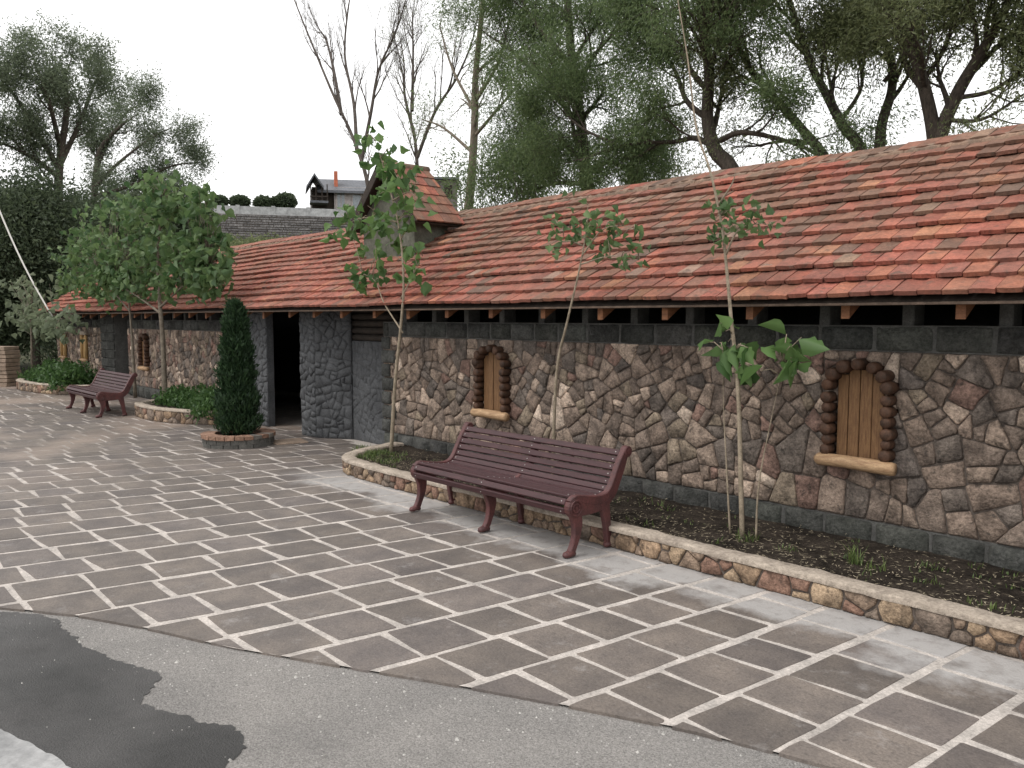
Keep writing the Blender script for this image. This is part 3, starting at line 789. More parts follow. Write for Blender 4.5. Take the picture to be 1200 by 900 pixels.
# ------------------------------------------------------------------ planters
def offset_path(P, d):
    out = []
    for i, p in enumerate(P):
        a = P[max(i-1, 0)]; b_ = P[min(i+1, len(P)-1)]; dx, dy = b_[0]-a[0], b_[1]-a[1]; L = math.hypot(dx, dy)
        out.append((p[0] + dy / L * d, p[1] - dx / L * d))
    return out
def planter(path, zt, label, seed, rstone, wall_y, soil_z, group=None, cap_w=.14, limit=200):
    """path runs left to right with its outer face on the right-hand side (towards the road)"""
    rng = random.Random(seed)
    P = [tuple(p) for p in catmull([np.array(p) for p in path], 7)]
    c_ = P[len(P) // 2]
    root = empty('planter', (c_[0], c_[1], 0), label, 'planter', group)
    seg = [math.dist(a, b_) for a, b_ in zip(P, P[1:])]; cum = [0]
    for s_ in seg: cum.append(cum[-1] + s_)
    nrm = []
    for i in range(len(P)):
        a = P[max(i-1, 0)]; b_ = P[min(i+1, len(P)-1)]; dx, dy = b_[0]-a[0], b_[1]-a[1]; L = math.hypot(dx, dy); nrm.append((dy / L, -dx / L))
    def fr(u, v, n_):
        u = min(max(u, 0), cum[-1] - 1e-6); k = int(np.searchsorted(cum, u, side='right') - 1); t = (u - cum[k]) / seg[k]
        nx = nrm[k][0] * (1-t) + nrm[k+1][0] * t; ny = nrm[k][1] * (1-t) + nrm[k+1][1] * t
        return (P[k][0] * (1-t) + P[k+1][0] * t + nx * n_, P[k][1] * (1-t) + P[k+1][1] * t + ny * n_, v)
    zc = zt - .032
    inn = offset_path(P, -cap_w + .02); V_ = []
    for a, b_ in zip(P, inn): V_ += [(a[0], a[1], -.03), (a[0], a[1], zc), (b_[0], b_[1], zc), (b_[0], b_[1], -.03)]
    F_ = []
    for i in range(len(P) - 1):
        for k in range(4): F_.append((i*4 + k, i*4 + (k+1) % 4, i*4 + 4 + (k+1) % 4, i*4 + 4 + k)[::-1])
    F_ += [(0, 1, 2, 3), tuple(len(V_) - 4 + k for k in range(4))[::-1]]
    core = obj('curb', V_, F_, m_mortar_dark, root)
    st = []
    for p, r in cells(0, cum[-1], .0, zc, lambda u, v: rstone * rng.choice((.45, .75, 1, 1.2)), rng, .014):
        d = rng.uniform(.012, .028); q = soften(p, rng, .007)
        V2, F2 = piece(q, fr, rng, -.01, d - .010, d, .11, .005, d + .003)
        t = pick([((.21, .16, .125), 4), ((.26, .19, .135), 3), ((.30, .23, .165), 2), ((.16, .13, .11), 3), ((.22, .14, .11), 2)], rng)
        st.append((V2, F2, t, [fr(a[0], a[1], 0) for a in p]))
    emit('stone', st, m_stone, core, limit, 'further_stones')
    # cement cap with an uneven lip
    n_ = max(12, int(cum[-1] / .09)); V_ = []; F_ = []
    for i in range(n_ + 1):
        u = cum[-1] * i / n_; w0 = .032 + rng.uniform(-.008, .008); w1 = -cap_w + rng.uniform(-.012, .012); h0 = zt + rng.uniform(-.004, .004)
        V_ += [fr(u, zc - .004 - rng.uniform(0, .006), w0 - .004), fr(u, h0 - .01, w0), fr(u, h0, w0 - .016), fr(u, h0 + rng.uniform(-.003, .003), w1 + .02), fr(u, h0 - .014, w1), fr(u, zc - .06, w1)]
    for i in range(n_):
        for k in range(5): F_.append((i*6 + k, i*6 + 6 + k, i*6 + 7 + k, i*6 + k + 1))
    obj('cap', V_, F_, m_cap, root, None, True)
    # soil: fine uneven sheet from the curb to the wall
    inn = offset_path(P, -cap_w + .03); V_ = []; F_ = []; nj = 9
    for a in inn:
        for j in range(nj + 1):
            t = j / nj; yy = a[1] + (wall_y - a[1]) * t
            V_.append((a[0], yy, soil_z + .018 * math.sin(a[0] * 3.1 + j) * math.sin(a[0] * 1.3 + 2 * j) + rng.uniform(-.012, .012) + .03 * math.sin(t * 3.14)))
    for i in range(len(inn) - 1):
        for j in range(nj): q = i * (nj + 1) + j; F_.append((q, q + nj + 1, q + nj + 2, q + 1))
    obj('soil', V_, F_, m_soil, root, None, True)
    return root, fr, cum[-1]
pl1, fr1, L1 = planter([(-9.28, 6.2), (-9.2, 5.85), (-9.02, 5.4), (-8.7, 5.06), (-8.1, 4.96), (-7.2, 4.955), (-5.5, 4.965), (-3.5, 4.96), (-1.5, 4.965), (1.5, 4.97)], .185,
        'low rubble curb planter with a cement cap along the near wall', 81, .085, WY, .115)
pl2, fr2, L2 = planter([(-16.75, 6.25), (-16.7, 5.5), (-16.3, 5.06), (-15.3, 5.03), (-14.6, 5.22), (-14.05, 5.55), (-13.75, 6.0)], .25,
        'low rubble curb planter behind the dark conifer, filled with green plants', 82, .12, WY, .16, limit=60)
pl3, fr3, L3 = planter([(-25.4, 6.2), (-25.3, 5.2), (-24.6, 4.72), (-23.4, 4.72), (-22.3, 4.95), (-21.3, 5.5), (-21.1, 6.1)], .25,
        'low rubble curb planter at the far end under the two pale windows', 83, .12, WY, .16, limit=60)
# round planter with brick rim
rc = (-11.62, 5.02); rr0 = .50
ring = empty('round_planter', (rc[0], rc[1], 0), 'low round brick planter holding the dark conifer', 'planter')
rg = random.Random(84)
def ringbrick(a0, a1, r0, r1, z0, z1, t):
    V_ = []
    for z_ in (z0, z1):
        for r_ in (r0, r1):
            for k in range(3):
                a = a0 + (a1 - a0) * k / 2; V_.append((rc[0] + math.cos(a) * (r_ + rg.uniform(-.005, .005)), rc[1] + math.sin(a) * (r_ + rg.uniform(-.005, .005)), z_ + rg.uniform(-.004, .004)))
    F_ = [(0, 1, 4, 3), (1, 2, 5, 4), (6, 9, 10, 7), (7, 10, 11, 8), (0, 6, 7, 1), (1, 7, 8, 2), (3, 4, 10, 9), (4, 5, 11, 10), (0, 3, 9, 6), (2, 8, 11, 5)]
    obj('brick', V_, F_, m_brick, ring, t)
for lv in range(2):
    nb = 15
    for k in range(nb):
        a = 2 * math.pi * (k + lv * .5) / nb; q = rg.uniform(.7, 1.2); ringbrick(a + .012, a + 2 * math.pi / nb - .012, rr0 - .1, rr0, -.01 + lv * .068, .055 + lv * .068, (.12 * q, .115 * q, .105 * q))
for k in range(24):
    a = 2 * math.pi * k / 24; q = rg.uniform(.75, 1.25); ringbrick(a + .012, a + 2 * math.pi / 24 - .012, rr0 - .17, rr0 + .02, .126, .178, (.25 * q, .15 * q, .105 * q) if rg.random() < .75 else (.2 * q, .18 * q, .16 * q))
mb = MB(); mb.tube([(rc[0], rc[1], -.01), (rc[0], rc[1], .12)], [rr0 - .09, rr0 - .09], 24); mb.build('soil', m_soil, ring)
mb = MB(); mb.tube([(rc[0], rc[1], -.012), (rc[0], rc[1], .12)], [rr0 - .02, rr0 - .02], 24); mb.build('ring_core', m_block_mortar, ring)
# flat slab at the doorstep
mb = MB(); mb.bbox((-.22, -.24, -.02), (.22, .24, .022), .008); o = mb.build('doorstep_stone', m_slab); o.location = (-11.33, 5.66, 0); o.rotation_euler[2] = RAD(-12)
tag(o, 'thin pale flat stone lying on the pavement before the grey column', 'stone')

# ------------------------------------------------------------------ benches
SC = [(.012, .335), (.0, .375), (.008, .425), (.045, .452), (.11, .447), (.20, .428), (.30, .412), (.385, .412), (.45, .437), (.498, .49), (.535, .56), (.572, .635), (.61, .705), (.65, .765)]
def arc_samples(P, n=10):
    Q = catmull([np.array(p) for p in P], n); c_ = [0]
    for a, b_ in zip(Q, Q[1:]): c_.append(c_[-1] + float(np.linalg.norm(b_ - a)))
    return Q, c_
SQ, SCUM = arc_samples(SC)
def on_curve(s_):
    k = min(max(int(np.searchsorted(SCUM, s_, side='right') - 1), 0), len(SQ) - 2); t = (s_ - SCUM[k]) / max(SCUM[k+1] - SCUM[k], 1e-9)
    p = SQ[k] + (SQ[k+1] - SQ[k]) * t; d = SQ[k+1] - SQ[k]; d = d / np.linalg.norm(d); return p, d
def stroke(mb, P, W, x0, x1, n=6, bev=.006):
    Q = catmull([np.array(p) for p in P], n); Ws = catmull([np.array([w_]) for w_ in W], n); V_ = []; F_ = []
    for i, p in enumerate(Q):
        a = Q[max(i-1, 0)]; b_ = Q[min(i+1, len(Q)-1)]; d = b_ - a; d = d / max(np.linalg.norm(d), 1e-9); nn = np.array([-d[1], d[0]]); w_ = max(float(Ws[i][0]), .004)
        for xx, k in ((x0, w_ - bev), (x0 + bev, w_), (x1 - bev, w_), (x1, w_ - bev), (x1, -w_ + bev), (x1 - bev, -w_), (x0 + bev, -w_), (x0, -w_ + bev)):
            q = p + nn * k; V_.append((xx, q[0], q[1]))
    m8 = 8
    for i in range(len(Q) - 1):
        for k in range(m8): F_.append((i*m8 + k, i*m8 + (k+1) % m8, i*m8 + m8 + (k+1) % m8, i*m8 + m8 + k)[::-1])
    F_ += [tuple(range(m8)), tuple(len(V_) - m8 + k for k in range(m8))[::-1]]
    mb.add(V_, F_)
def disc(mb, c, r, x0, x1, n=18):
    mb.tube([(x0, c[0], c[1]), (x0 + .006, c[0], c[1]), (x1 - .006, c[0], c[1]), (x1, c[0], c[1])], [r - .006, r, r, r - .006], n)
def bench(loc, label, seed):
    rng = random.Random(seed); root = empty('park_bench', loc, label, 'bench', 'red slatted benches'); BL = 2.0
    def add(mb, name, matl, smooth=False, parent=root): return link(name, mesh(name, mb.V, mb.F, None, smooth), matl, parent)
    ns = 15; step = SCUM[-1] / ns
    for i in range(ns):
        p, d = on_curve(step * (i + .5)); nn = np.array([-d[1], d[0]]); hw = step / 2 - .0055; mb = MB()
        M = Matrix(((1, 0, 0, 0), (0, d[0], nn[0], p[0]), (0, d[1], nn[1], p[1]), (0, 0, 0, 1)))
        mb.bbox((-BL/2, -hw, -.002 + rng.uniform(-.002, .002)), (BL/2, hw, .022), .005, None, M); add(mb, 'slat', m_slat)
    bt = MB()
    for i in range(ns):
        p, d = on_curve(step * (i + .5)); nn = np.array([-d[1], d[0]])
        for xx in (-BL/2 + .035, .0, BL/2 - .035):
            a = p + nn * .0235; b_ = p + nn * .026; bt.tube([(xx, a[0], a[1]), (xx, b_[0], b_[1])], .005, 6)
    add(bt, 'bolt_heads', m_bolt)
    for xx, end in ((-BL/2 - .025, 1), (0, 0), (BL/2 + .025, 1)):
        x0, x1 = xx - .027, xx + .027; mb = MB()
        off = .0 if end else -.026
        rim = [tuple(on_curve(SCUM[-1] * t)[0] + np.array([-on_curve(SCUM[-1] * t)[1][1], on_curve(SCUM[-1] * t)[1][0]]) * off) for t in np.linspace(.1, 1, 14)]
        wd = .026 if end else .022
        stroke(mb, rim, [wd * (1.0 + .35 * math.sin(3.1 * i / 13)) for i in range(14)], x0, x1, 3)
        sc = (.055, .385)
        disc(mb, sc, .076 if end else .05, x0 - .003, x1 + .003)
        if end:
            for r_ in (.058, .034):                                # rolled volute
                V0 = [(sc[0] + r_ * math.cos(a), sc[1] + r_ * math.sin(a)) for a in np.linspace(0, 6.0, 14)]
                for sx in (x0 - .005, x1 + .005): mb.tube([(sx, a, b_) for a, b_ in V0], .008, 5)
            mb.tube([(x0 - .010, sc[0], sc[1]), (x1 + .010, sc[0], sc[1])], .014, 8)
            disc(mb, (.668, .758), .046, x0 - .004, x1 + .004, 14)
            mb.tube([(x0 - .010, .668, .758), (x1 + .010, .668, .758)], .018, 8)
        # leg from the scroll down to the paw, arched apron, rear leg
        stroke(mb, [(.06, .36), (.092, .27), (.085, .17), (.058, .09), (.03, .035)], [.056, .048, .034, .027, .03], x0 + .002, x1 - .002, 5)
        stroke(mb, [(.07, .375), (.17, .368), (.28, .362), (.38, .378), (.45, .415)], [.066, .060, .052, .052, .05], x0 + .004, x1 - .004, 5)
        stroke(mb, [(.39, .395), (.425, .27), (.445, .14), (.465, .03)], [.060, .040, .030, .030], x0 + .003, x1 - .003, 5)
        stroke(mb, [(.42, .37), (.50, .44), (.555, .53), (.62, .65), (.66, .74)], [.03, .036, .032, .026, .02], x0 + .005, x1 - .005, 5)
        fr_ = add(mb, 'end_frame' if end else 'middle_frame', m_iron)
        for c_, lx in ((.012, .058), (.465, .045)):
            ft = MB(); n_ = 8; prof = [(-lx, .022, .012), (-lx * .75, .026, .024), (-lx * .2, .028, .027), (lx * .4, .036, .030), (lx * .8, .028, .026), (lx, .022, .012)]
            pts = [(xx, c_ + a, b_) for a, b_, _ in prof]; V_ = []
            for a, zc, r_ in prof:
                for k in range(n_):
                    t = 2 * math.pi * k / n_; V_.append((xx + math.cos(t) * r_ * 1.25, c_ + a, max(.0, zc + math.sin(t) * r_)))
            F_ = [(i*n_ + k, i*n_ + n_ + k, i*n_ + n_ + (k+1) % n_, i*n_ + (k+1) % n_) for i in range(len(prof)-1) for k in range(n_)]
            F_ += [tuple(range(n_)), tuple(len(V_) - n_ + k for k in range(n_))[::-1]]
            ft.add(V_, F_); add(ft, 'foot', m_iron, True, fr_)
    return root
bench((-5.40, 4.485, .004), 'plum red slatted bench with scrolled iron ends before the near planter', 91)
bench((-17.43, 4.42, .004), 'plum red slatted bench with scrolled iron ends beyond the conifer', 92)

# ------------------------------------------------------------------ stacked slabs at the far end
rg = random.Random(95)
for sx, sy, k in ((-25.85, 4.62, 10), (-26.15, 4.02, 10)):
    for i in range(k):
        mb = MB(); mb.bbox((-.34, -.27, 0), (.34, .27, .098), .010, jit=.006, rng=rg); o = mb.build('paving_stone', m_slab)
        o.location = (sx + rg.uniform(-.02, .02), sy + rg.uniform(-.02, .02), i * .108); o.rotation_euler[2] = RAD(40 + rg.uniform(-2, 2))
        far_ = sy < 4.3
        tier = 'bottom second third fourth fifth sixth seventh eighth ninth topmost'.split()[i]
        tag(o, tier + (' tan stone of the ' if i in (0, k - 1) else ' tan stone from the ground in the ') + ('outer stack away from the planter' if far_ else 'stack beside the far planter'), 'paving stone', 'stacked tan stones')

# ------------------------------------------------------------------ vegetation
def leaves(name, P, D, n_per, spread, ln, wd, matl, parent, seed, droop=0., flat=0., tmean=.45, tsd=.25, shape='diamond', squash=1.0):
    """P: twig points, D: twig directions. one leaf = one folded face pair"""
    rs = np.random.RandomState(seed); P = np.repeat(np.asarray(P, float), n_per, 0); N = len(P)
    if D is not None: D = np.repeat(np.asarray(D, float), n_per, 0)
    off = rs.normal(0, 1, (N, 3)) * spread; off[:, 2] *= squash; P = P + off
    d = rs.normal(0, 1, (N, 3)); 
    if D is not None: d += D * 1.0
    d[:, 2] -= droop; d /= np.linalg.norm(d, axis=1)[:, None]
    s_ = rs.normal(0, 1, (N, 3)); 
    if flat: s_[:, 2] *= (1 - flat)
    s_ -= d * (s_ * d).sum(1)[:, None]; s_ /= np.linalg.norm(s_, axis=1)[:, None] + 1e-9
    nn = np.cross(d, s_)
    L = (ln * rs.uniform(.65, 1.3, N))[:, None]; W = (wd * rs.uniform(.7, 1.25, N))[:, None]
    if shape == 'diamond':
        V = np.stack([P, P + d*L*.42 + s_*W*.5 + nn*W*.12, P + d*L - nn*W*.15, P + d*L*.42 - s_*W*.5 + nn*W*.12], 1); k = 4
        faces = np.array([[0, 1, 2, 3]])
    else:                                   # broad toothed leaf on a stalk
        pr = [(0, 0, 0), (.22, .30, .03), (.34, .50, .0), (.46, .40, .03), (.60, .44, -.02), (.78, .20, -.04), (1.05, 0, -.14), (.78, -.20, -.04), (.60, -.44, -.02), (.46, -.40, .03), (.34, -.50, 0), (.22, -.30, .03)]
        V = np.stack([P + d*L*a + s_*W*b_ + nn*(L*c_*2.2 + np.abs(b_)*W*.42) for a, b_, c_ in pr], 1); k = 12
        faces = np.array([[0, 1, 2, 3, 4, 5, 6], [0, 6, 7, 8, 9, 10, 11]])
    V = V.reshape(-1, 3)
    par_l = np.zeros(3); p = parent
    while p is not None: par_l += np.array(p.location); p = p.parent
    V = V - par_l
    nf, fl = faces.shape
    me = bpy.data.meshes.new(name); me.vertices.add(len(V)); me.vertices.foreach_set('co', V.astype('f').ravel())
    idx = (np.arange(N)[:, None, None] * k + faces[None]).reshape(-1)
    me.loops.add(len(idx)); me.loops.foreach_set('vertex_index', idx.astype('i'))
    me.polygons.add(N * nf); me.polygons.foreach_set('loop_start', (np.arange(N * nf) * fl).astype('i')); me.polygons.foreach_set('loop_total', np.full(N * nf, fl, 'i'))
    me.update(calc_edges=True); me.validate()
    a = me.color_attributes.new('tint', 'FLOAT_COLOR', 'POINT'); t = np.clip(rs.normal(tmean, tsd, N), 0, 1)
    tc = np.ones((len(V), 4), 'f'); tc[:, :3] = np.repeat(t, k)[:, None]; a.data.foreach_set('color', tc.ravel())
    return link(name, me, matl, parent)

class Tree:
    def __init__(s, name, base, label, seed, cat='tree', group=None):
        s.root = empty(name, tuple(map(float, base)), label, cat, group); s.rng = random.Random(seed); s.mb = MB(); s.tips = []; s.dirs = []; s.seed = seed
    def rv(s): return Vector((s.rng.gauss(0, 1), s.rng.gauss(0, 1), s.rng.gauss(0, 1)))
    def grow(s, p, d, L, r, lvl, nch, wob=.18, up=.08, ratio=.62, spread=.75, tipn=3):
        rng = s.rng; steps = 4 if lvl < len(nch) else 3; p = Vector(p); d = Vector(d).normalized(); pts = [p.copy()]
        for i in range(steps):
            d = (d + s.rv() * wob + Vector((0, 0, up))).normalized(); p = p + d * (L / steps); pts.append(p.copy())
        last = lvl >= len(nch)
        rad = [max(r * (1 - .75 * i / steps), .0025) for i in range(steps + 1)]
        s.mb.tube(pts, rad, 6 if r > .05 else (4 if r > .012 else 3), caps=False)
        if last:
            for k in range(tipn):
                t = .3 + .7 * (k + rng.random()) / tipn; i = min(int(t * steps), steps - 1); q = pts[i].lerp(pts[i+1], t * steps - i)
                s.tips.append(tuple(q)); s.dirs.append(tuple(d))
            return
        s.side(pts, rad, L, lvl, nch, wob, up, ratio, spread, tipn, .3)
    def side(s, pts, rad, L, lvl, nch, wob, up, ratio, spread, tipn, t0=.3):
        rng = s.rng; N = len(pts) - 1
        for c_ in range(nch[lvl]):
            t = t0 + (1 - t0) * (c_ + rng.random()) / nch[lvl]; t = min(t, .999); i = int(t * N); q = Vector(pts[i]).lerp(Vector(pts[i+1]), t * N - i)
            ax = (Vector(pts[i+1]) - Vector(pts[i])).normalized()
            o = s.rv(); o = (o - ax * o.dot(ax)).normalized()
            dd = (ax + o * spread * rng.uniform(.6, 1.4)).normalized()
            s.grow(q, dd, L * ratio * rng.uniform(.7, 1.25), max(rad[i] * .55, .004), lvl + 1, nch, wob, up, ratio, spread, tipn)
    def limb(s, P, r0, r1, L, nch, t0=.35, **kw):
        P = [Vector(map(float, p)) for p in catmull(P, 5)]; N = len(P) - 1
        rad = [r0 + (r1 - r0) * i / N for i in range(N + 1)]
        s.mb.tube(P, rad, 9, caps=False)
        if nch: s.side(P, rad, L, 0, nch, kw.get('wob', .18), kw.get('up', .06), kw.get('ratio', .6), kw.get('spread', .8), kw.get('tipn', 3), t0)
        return P
    def finish(s, barkm, leafm, n_per, spread, ln, wd, part='crown', **kw):
        s.mb.build('trunk', barkm, s.root, True)
        if s.tips and n_per: leaves(part, s.tips, s.dirs, n_per, spread, ln, wd, leafm, s.root, s.seed, **kw)
def px(L, Y): return [at_y(x, y, Y) for x, y in L]
def ground_of(p): return (p[0], p[1], hill_h(p[0], p[1]) - .06)
def down(P, lean=.0):
    """extend a limb that starts behind the roof down to the ground"""
    p0 = np.array(P[0]); p1 = np.array(P[1]); d = (p0 - p1); d = d / np.linalg.norm(d)
    g_ = np.array([p0[0] + d[0] * .8, p0[1] + .3, -.1]); return [g_, (g_ + p0) / 2 + np.array([0, 0, .3])] + list(P)

# --- willows behind the right half of the roof
GR = 'willows behind the building'
P = down(px([(862, 212), (838, 176), (829, 137), (831, 83), (826, 40), (815, -30)], 11.5))
t = Tree('willow_tree', ground_of(P[0]), 'dark willow leaning left behind the roof with one long level branch', 101, group=GR)
t.limb(P, .165, .05, 2.2, (7, 6, 4), .45)
for br, r in (([(837, 172), (815, 162), (775, 163), (725, 168), (690, 190)], .055), ([(830, 140), (805, 118), (775, 75), (745, 30)], .055), ([(832, 110), (812, 75), (790, 20), (775, -40)], .05), ([(845, 164), (880, 157), (925, 167), (962, 190)], .05), ([(830, 90), (860, 40), (880, -30)], .045), ([(720, 168), (690, 150), (650, 110)], .03)):
    Pb = px(br, 11.5); Pb = [q + np.array([0, .35 * math.sin(i * 1.3 + r * 90), 0]) * (i > 0) for i, q in enumerate(Pb)]
    t.limb(Pb, r, r * .4, 1.5, (7, 6, 4), .25)
t.finish(m_bark, lf_willow, 30, .13, .075, .018, droop=1.2)
def multi(name, label, seed, stems, Y, r, lf, n_per, Lc, nch=(7, 6, 4), extra=()):
    P0 = down(px(stems[0], Y)); t = Tree(name, ground_of(P0[0]), label, seed, group=GR)
    for i, s_ in enumerate(stems):
        P_ = px(s_, Y); P_ = [q + np.array([0, (.28 * (i - 1)) * k * .5, 0]) for k, q in enumerate(P_)]
        P_ = [P0[0], P0[1] * .35 + P_[0] * .65 - np.array([0, 0, .5])] + P_
        t.limb(P_, r, r * .35, Lc, nch, .42)
    for s_ in extra:
        t.limb(px(s_, Y), .035, .012, Lc * .8, nch, .2)
    t.finish(m_bark, lf, n_per + 12, .135, .075, .018, droop=1.0)
multi('willow_tree', 'many stemmed willow fanning out left behind the middle of the roof', 102,
      [[(973, 200), (946, 154), (917, 117), (892, 80), (870, 20)], [(1012, 187), (987, 146), (967, 108), (948, 70), (925, 0), (915, -50)], [(1029, 187), (1029, 142), (1036, 96), (1024, 46), (990, 25), (960, -20)]], 12.5, .105, lf_olive, 17, 2.0,
      extra=[[(1036, 96), (1055, 70), (1068, 30), (1075, -20)], [(985, 143), (1010, 100), (1005, 50), (1020, -10)]])
multi('willow_tree', 'thick forked willow behind the right end of the roof', 103,
      [[(1096, 175), (1090, 112), (1079, 62), (1066, 15), (1050, -60)], [(1100, 172), (1121, 112), (1150, 62), (1175, 17), (1200, -50)]], 12.0, .125, lf_olive, 17, 2.2,
      extra=[[(1085, 90), (1110, 50), (1120, -10)], [(1121, 115), (1165, 105), (1215, 70), (1250, 60)], [(1100, 140), (1150, 140), (1200, 110)]])
# --- leafy trees between the turret and the willows
P = down(px([(548, 262), (552, 215), (556, 150), (557, 95), (562, 40), (570, -40)], 13.0))
t = Tree('willow_tree', ground_of(P[0]), 'slim pale trunked tree with thin leaves just right of the turret', 104, group=GR)
t.limb(P, .15, .05, 1.7, (7, 5, 3), .5, spread=.7)
for br in ([(556, 160), (590, 120), (615, 90)], [(555, 180), (520, 150), (495, 140)], [(556, 130), (530, 80), (515, 30)], [(557, 120), (585, 70), (600, 10)]):
    t.limb(px(br, 13.0), .045, .015, 1.2, (5, 4, 3), .3)
t.finish(m_bark_pale, lf_willow, 6, .15, .085, .020, droop=.8)
P = down(px([(690, 250), (686, 200), (680, 140), (670, 70), (665, 0), (660, -60)], 12.5))
t = Tree('willow_tree', ground_of(P[0]), 'dense drooping willow filling the space left of the leaning willow', 105, group=GR)
t.limb(P, .17, .06, 2.0, (9, 7, 4), .3, spread=1.0)
for br in ([(684, 190), (650, 160), (620, 170), (595, 190)], [(682, 150), (640, 100), (600, 60), (570, 40)], [(676, 100), (700, 60), (740, 20)], [(672, 80), (630, 30), (600, -20)], [(686, 200), (720, 190), (745, 215)], [(688, 215), (650, 215), (620, 225)]):
    t.limb(px(br, 12.5), .06, .02, 1.5, (8, 6, 4), .2, spread=1.0)
t.finish(m_bark, lf_willow, 28, .14, .08, .019, droop=1.4)
# --- leafy bushes under them
for i, (x, y, w_, h_) in enumerate(((575, 232, 50, 38), (640, 222, 55, 30))):
    c_ = at_y(x, y, 11.6); t = Tree('bush', ground_of(c_), ('leafy bush rising behind the ridge beside the turret', 'leafy bush rising behind the ridge under the dense willow')[i], 120 + i, 'bush')
    for k in range(26):
        q = at_y(x + t.rng.uniform(-w_, w_), y + t.rng.uniform(-h_, h_), 11.6 + t.rng.uniform(-.5, .5))
        t.mb.tube([(c_[0] + t.rng.uniform(-.2, .2), c_[1], -.05), ((c_[0] + q[0]) / 2, (c_[1] + q[1]) / 2, q[2] * .45), tuple(q)], [.02, .014, .004], 4)
        for _ in range(5): t.tips.append(tuple(q + np.array([t.rng.gauss(0, .22) for _ in range(3)]))); t.dirs.append((0, 0, .2))
    t.finish(m_bark, lf_willow, 26, .16, .09, .030, part='foliage')
# --- bare trees left of them
def bare(label, seed, stems, Y, r, n_per, name='bare_tree'):
    P0 = down(px(stems[0], Y)); t = Tree(name, ground_of(P0[0]), label, seed, group='thin bare trees behind the turret')
    for i, s_ in enumerate(stems):
        P_ = px(s_, Y); P_ = [q + np.array([0, .15 * i * k, 0]) for k, q in enumerate(P_)]
        if i == 0: P_ = P0[:2] + P_
        t.limb(P_, r if i == 0 else r * .75, .010, 2.8, (12, 7, 3), .2, spread=.42, up=.10, wob=.10, ratio=.5)
    t.finish(m_bark_grey, lf_olive, n_per, .1, .06, .02)
bare('thin leafless tree with two long limbs leaning left behind the turret', 111, [[(432, 222), (415, 165), (390, 110), (365, 50), (345, 0), (330, -40)], [(423, 192), (430, 130), (434, 80), (450, 30), (462, -30)], [(418, 175), (405, 120), (385, 60), (380, 0), (378, -40)], [(400, 134), (375, 70), (352, 35), (330, 28)]], 14.0, .085, 0)
bare('thin upright tree with few leaves forking above the turret', 112, [[(490, 220), (488, 175), (482, 140), (484, 100), (500, 50)], [(489, 185), (505, 130), (525, 90), (540, 40), (545, -20)], [(486, 160), (465, 110), (455, 70), (440, 30)], [(483, 130), (470, 60), (455, 0)]], 15.0, .075, 1)

# --- tall trees and thicket beyond the left end
def far_tree(label, seed, trunk, limbs, D, r, lf, n_per, nch=(6, 5, 4), Lc=2.6, ln=.2, wd=.075, sp=.34, name='tall_tree', group='tall trees beyond the left end', dens=1.0):
    P_ = [at_d(x, y, D) for x, y in trunk]; g_ = ground_of(P_[0]); P_ = [np.array(g_) - np.array([0, 0, .1])] + P_
    t = Tree(name, g_, label, seed, group=group)
    t.limb(P_, r, r * .3, Lc, nch, .45, spread=.8)
    for i, L_ in enumerate(limbs):
        Pb = [at_d(x, y, D + (t.rng.uniform(-1.6, 1.6) if k else 0)) for k, (x, y) in enumerate(L_)]
        t.limb(Pb, r * .42, r * .1, Lc * .8, nch, .2, spread=.9)
    t.finish(m_bark, lf, n_per, sp, ln, wd, droop=.5)
far_tree('tall feathery tree with a broad grey green crown beyond the left end', 131, [(70, 360), (68, 250), (70, 190), (78, 130), (75, 80)],
         [[(70, 200), (40, 150), (15, 110), (-10, 90)], [(72, 190), (95, 140), (110, 100), (120, 80)], [(70, 170), (55, 110), (40, 75)], [(72, 210), (30, 180), (-20, 160)]], 33, .22, lf_grey, 24, nch=(7, 5, 3), Lc=1.75, ln=.13, wd=.036, sp=.23)
far_tree('slimmer tree reaching right over the young trees with gaps in its crown', 132, [(112, 350), (110, 250), (113, 200), (120, 170), (150, 140)],
         [[(112, 220), (140, 190), (180, 160), (200, 150)], [(113, 230), (160, 215), (200, 195), (235, 190)], [(112, 200), (130, 160), (150, 130), (165, 125)], [(112, 250), (150, 240), (185, 225)]], 37, .18, lf_grey, 22, nch=(6, 5, 3), Lc=1.7, ln=.13, wd=.036, sp=.23)
for i, (x, y, D) in enumerate(((5, 315, 34), (40, 318, 31.5), (95, 318, 36), (135, 308, 40), (-40, 300, 33), (180, 275, 46))):
    far_tree(('dark thicket tree at the far left edge', 'dark thicket tree in front of the feathery trunk', 'dark thicket tree between the two tall trunks', 'dark thicket tree behind the young leafy tree', 'dark thicket tree outermost past the stacked stones', 'dark thicket tree below the hillside wall')[i], 140 + i,
             [(x, 372), (x, y), (x + 4, y - 50)], [[(x, y + 40), (x - 25, y), (x - 40, y - 40)], [(x, y + 50), (x + 25, y + 10), (x + 38, y - 30)], [(x, y + 70), (x - 30, y + 50)], [(x, y + 70), (x + 28, y + 60)]], D, .16, lf_dark, 26, Lc=2.0, ln=.16, wd=.06, sp=.42, name='thicket_tree', group='dark trees beyond the left end')

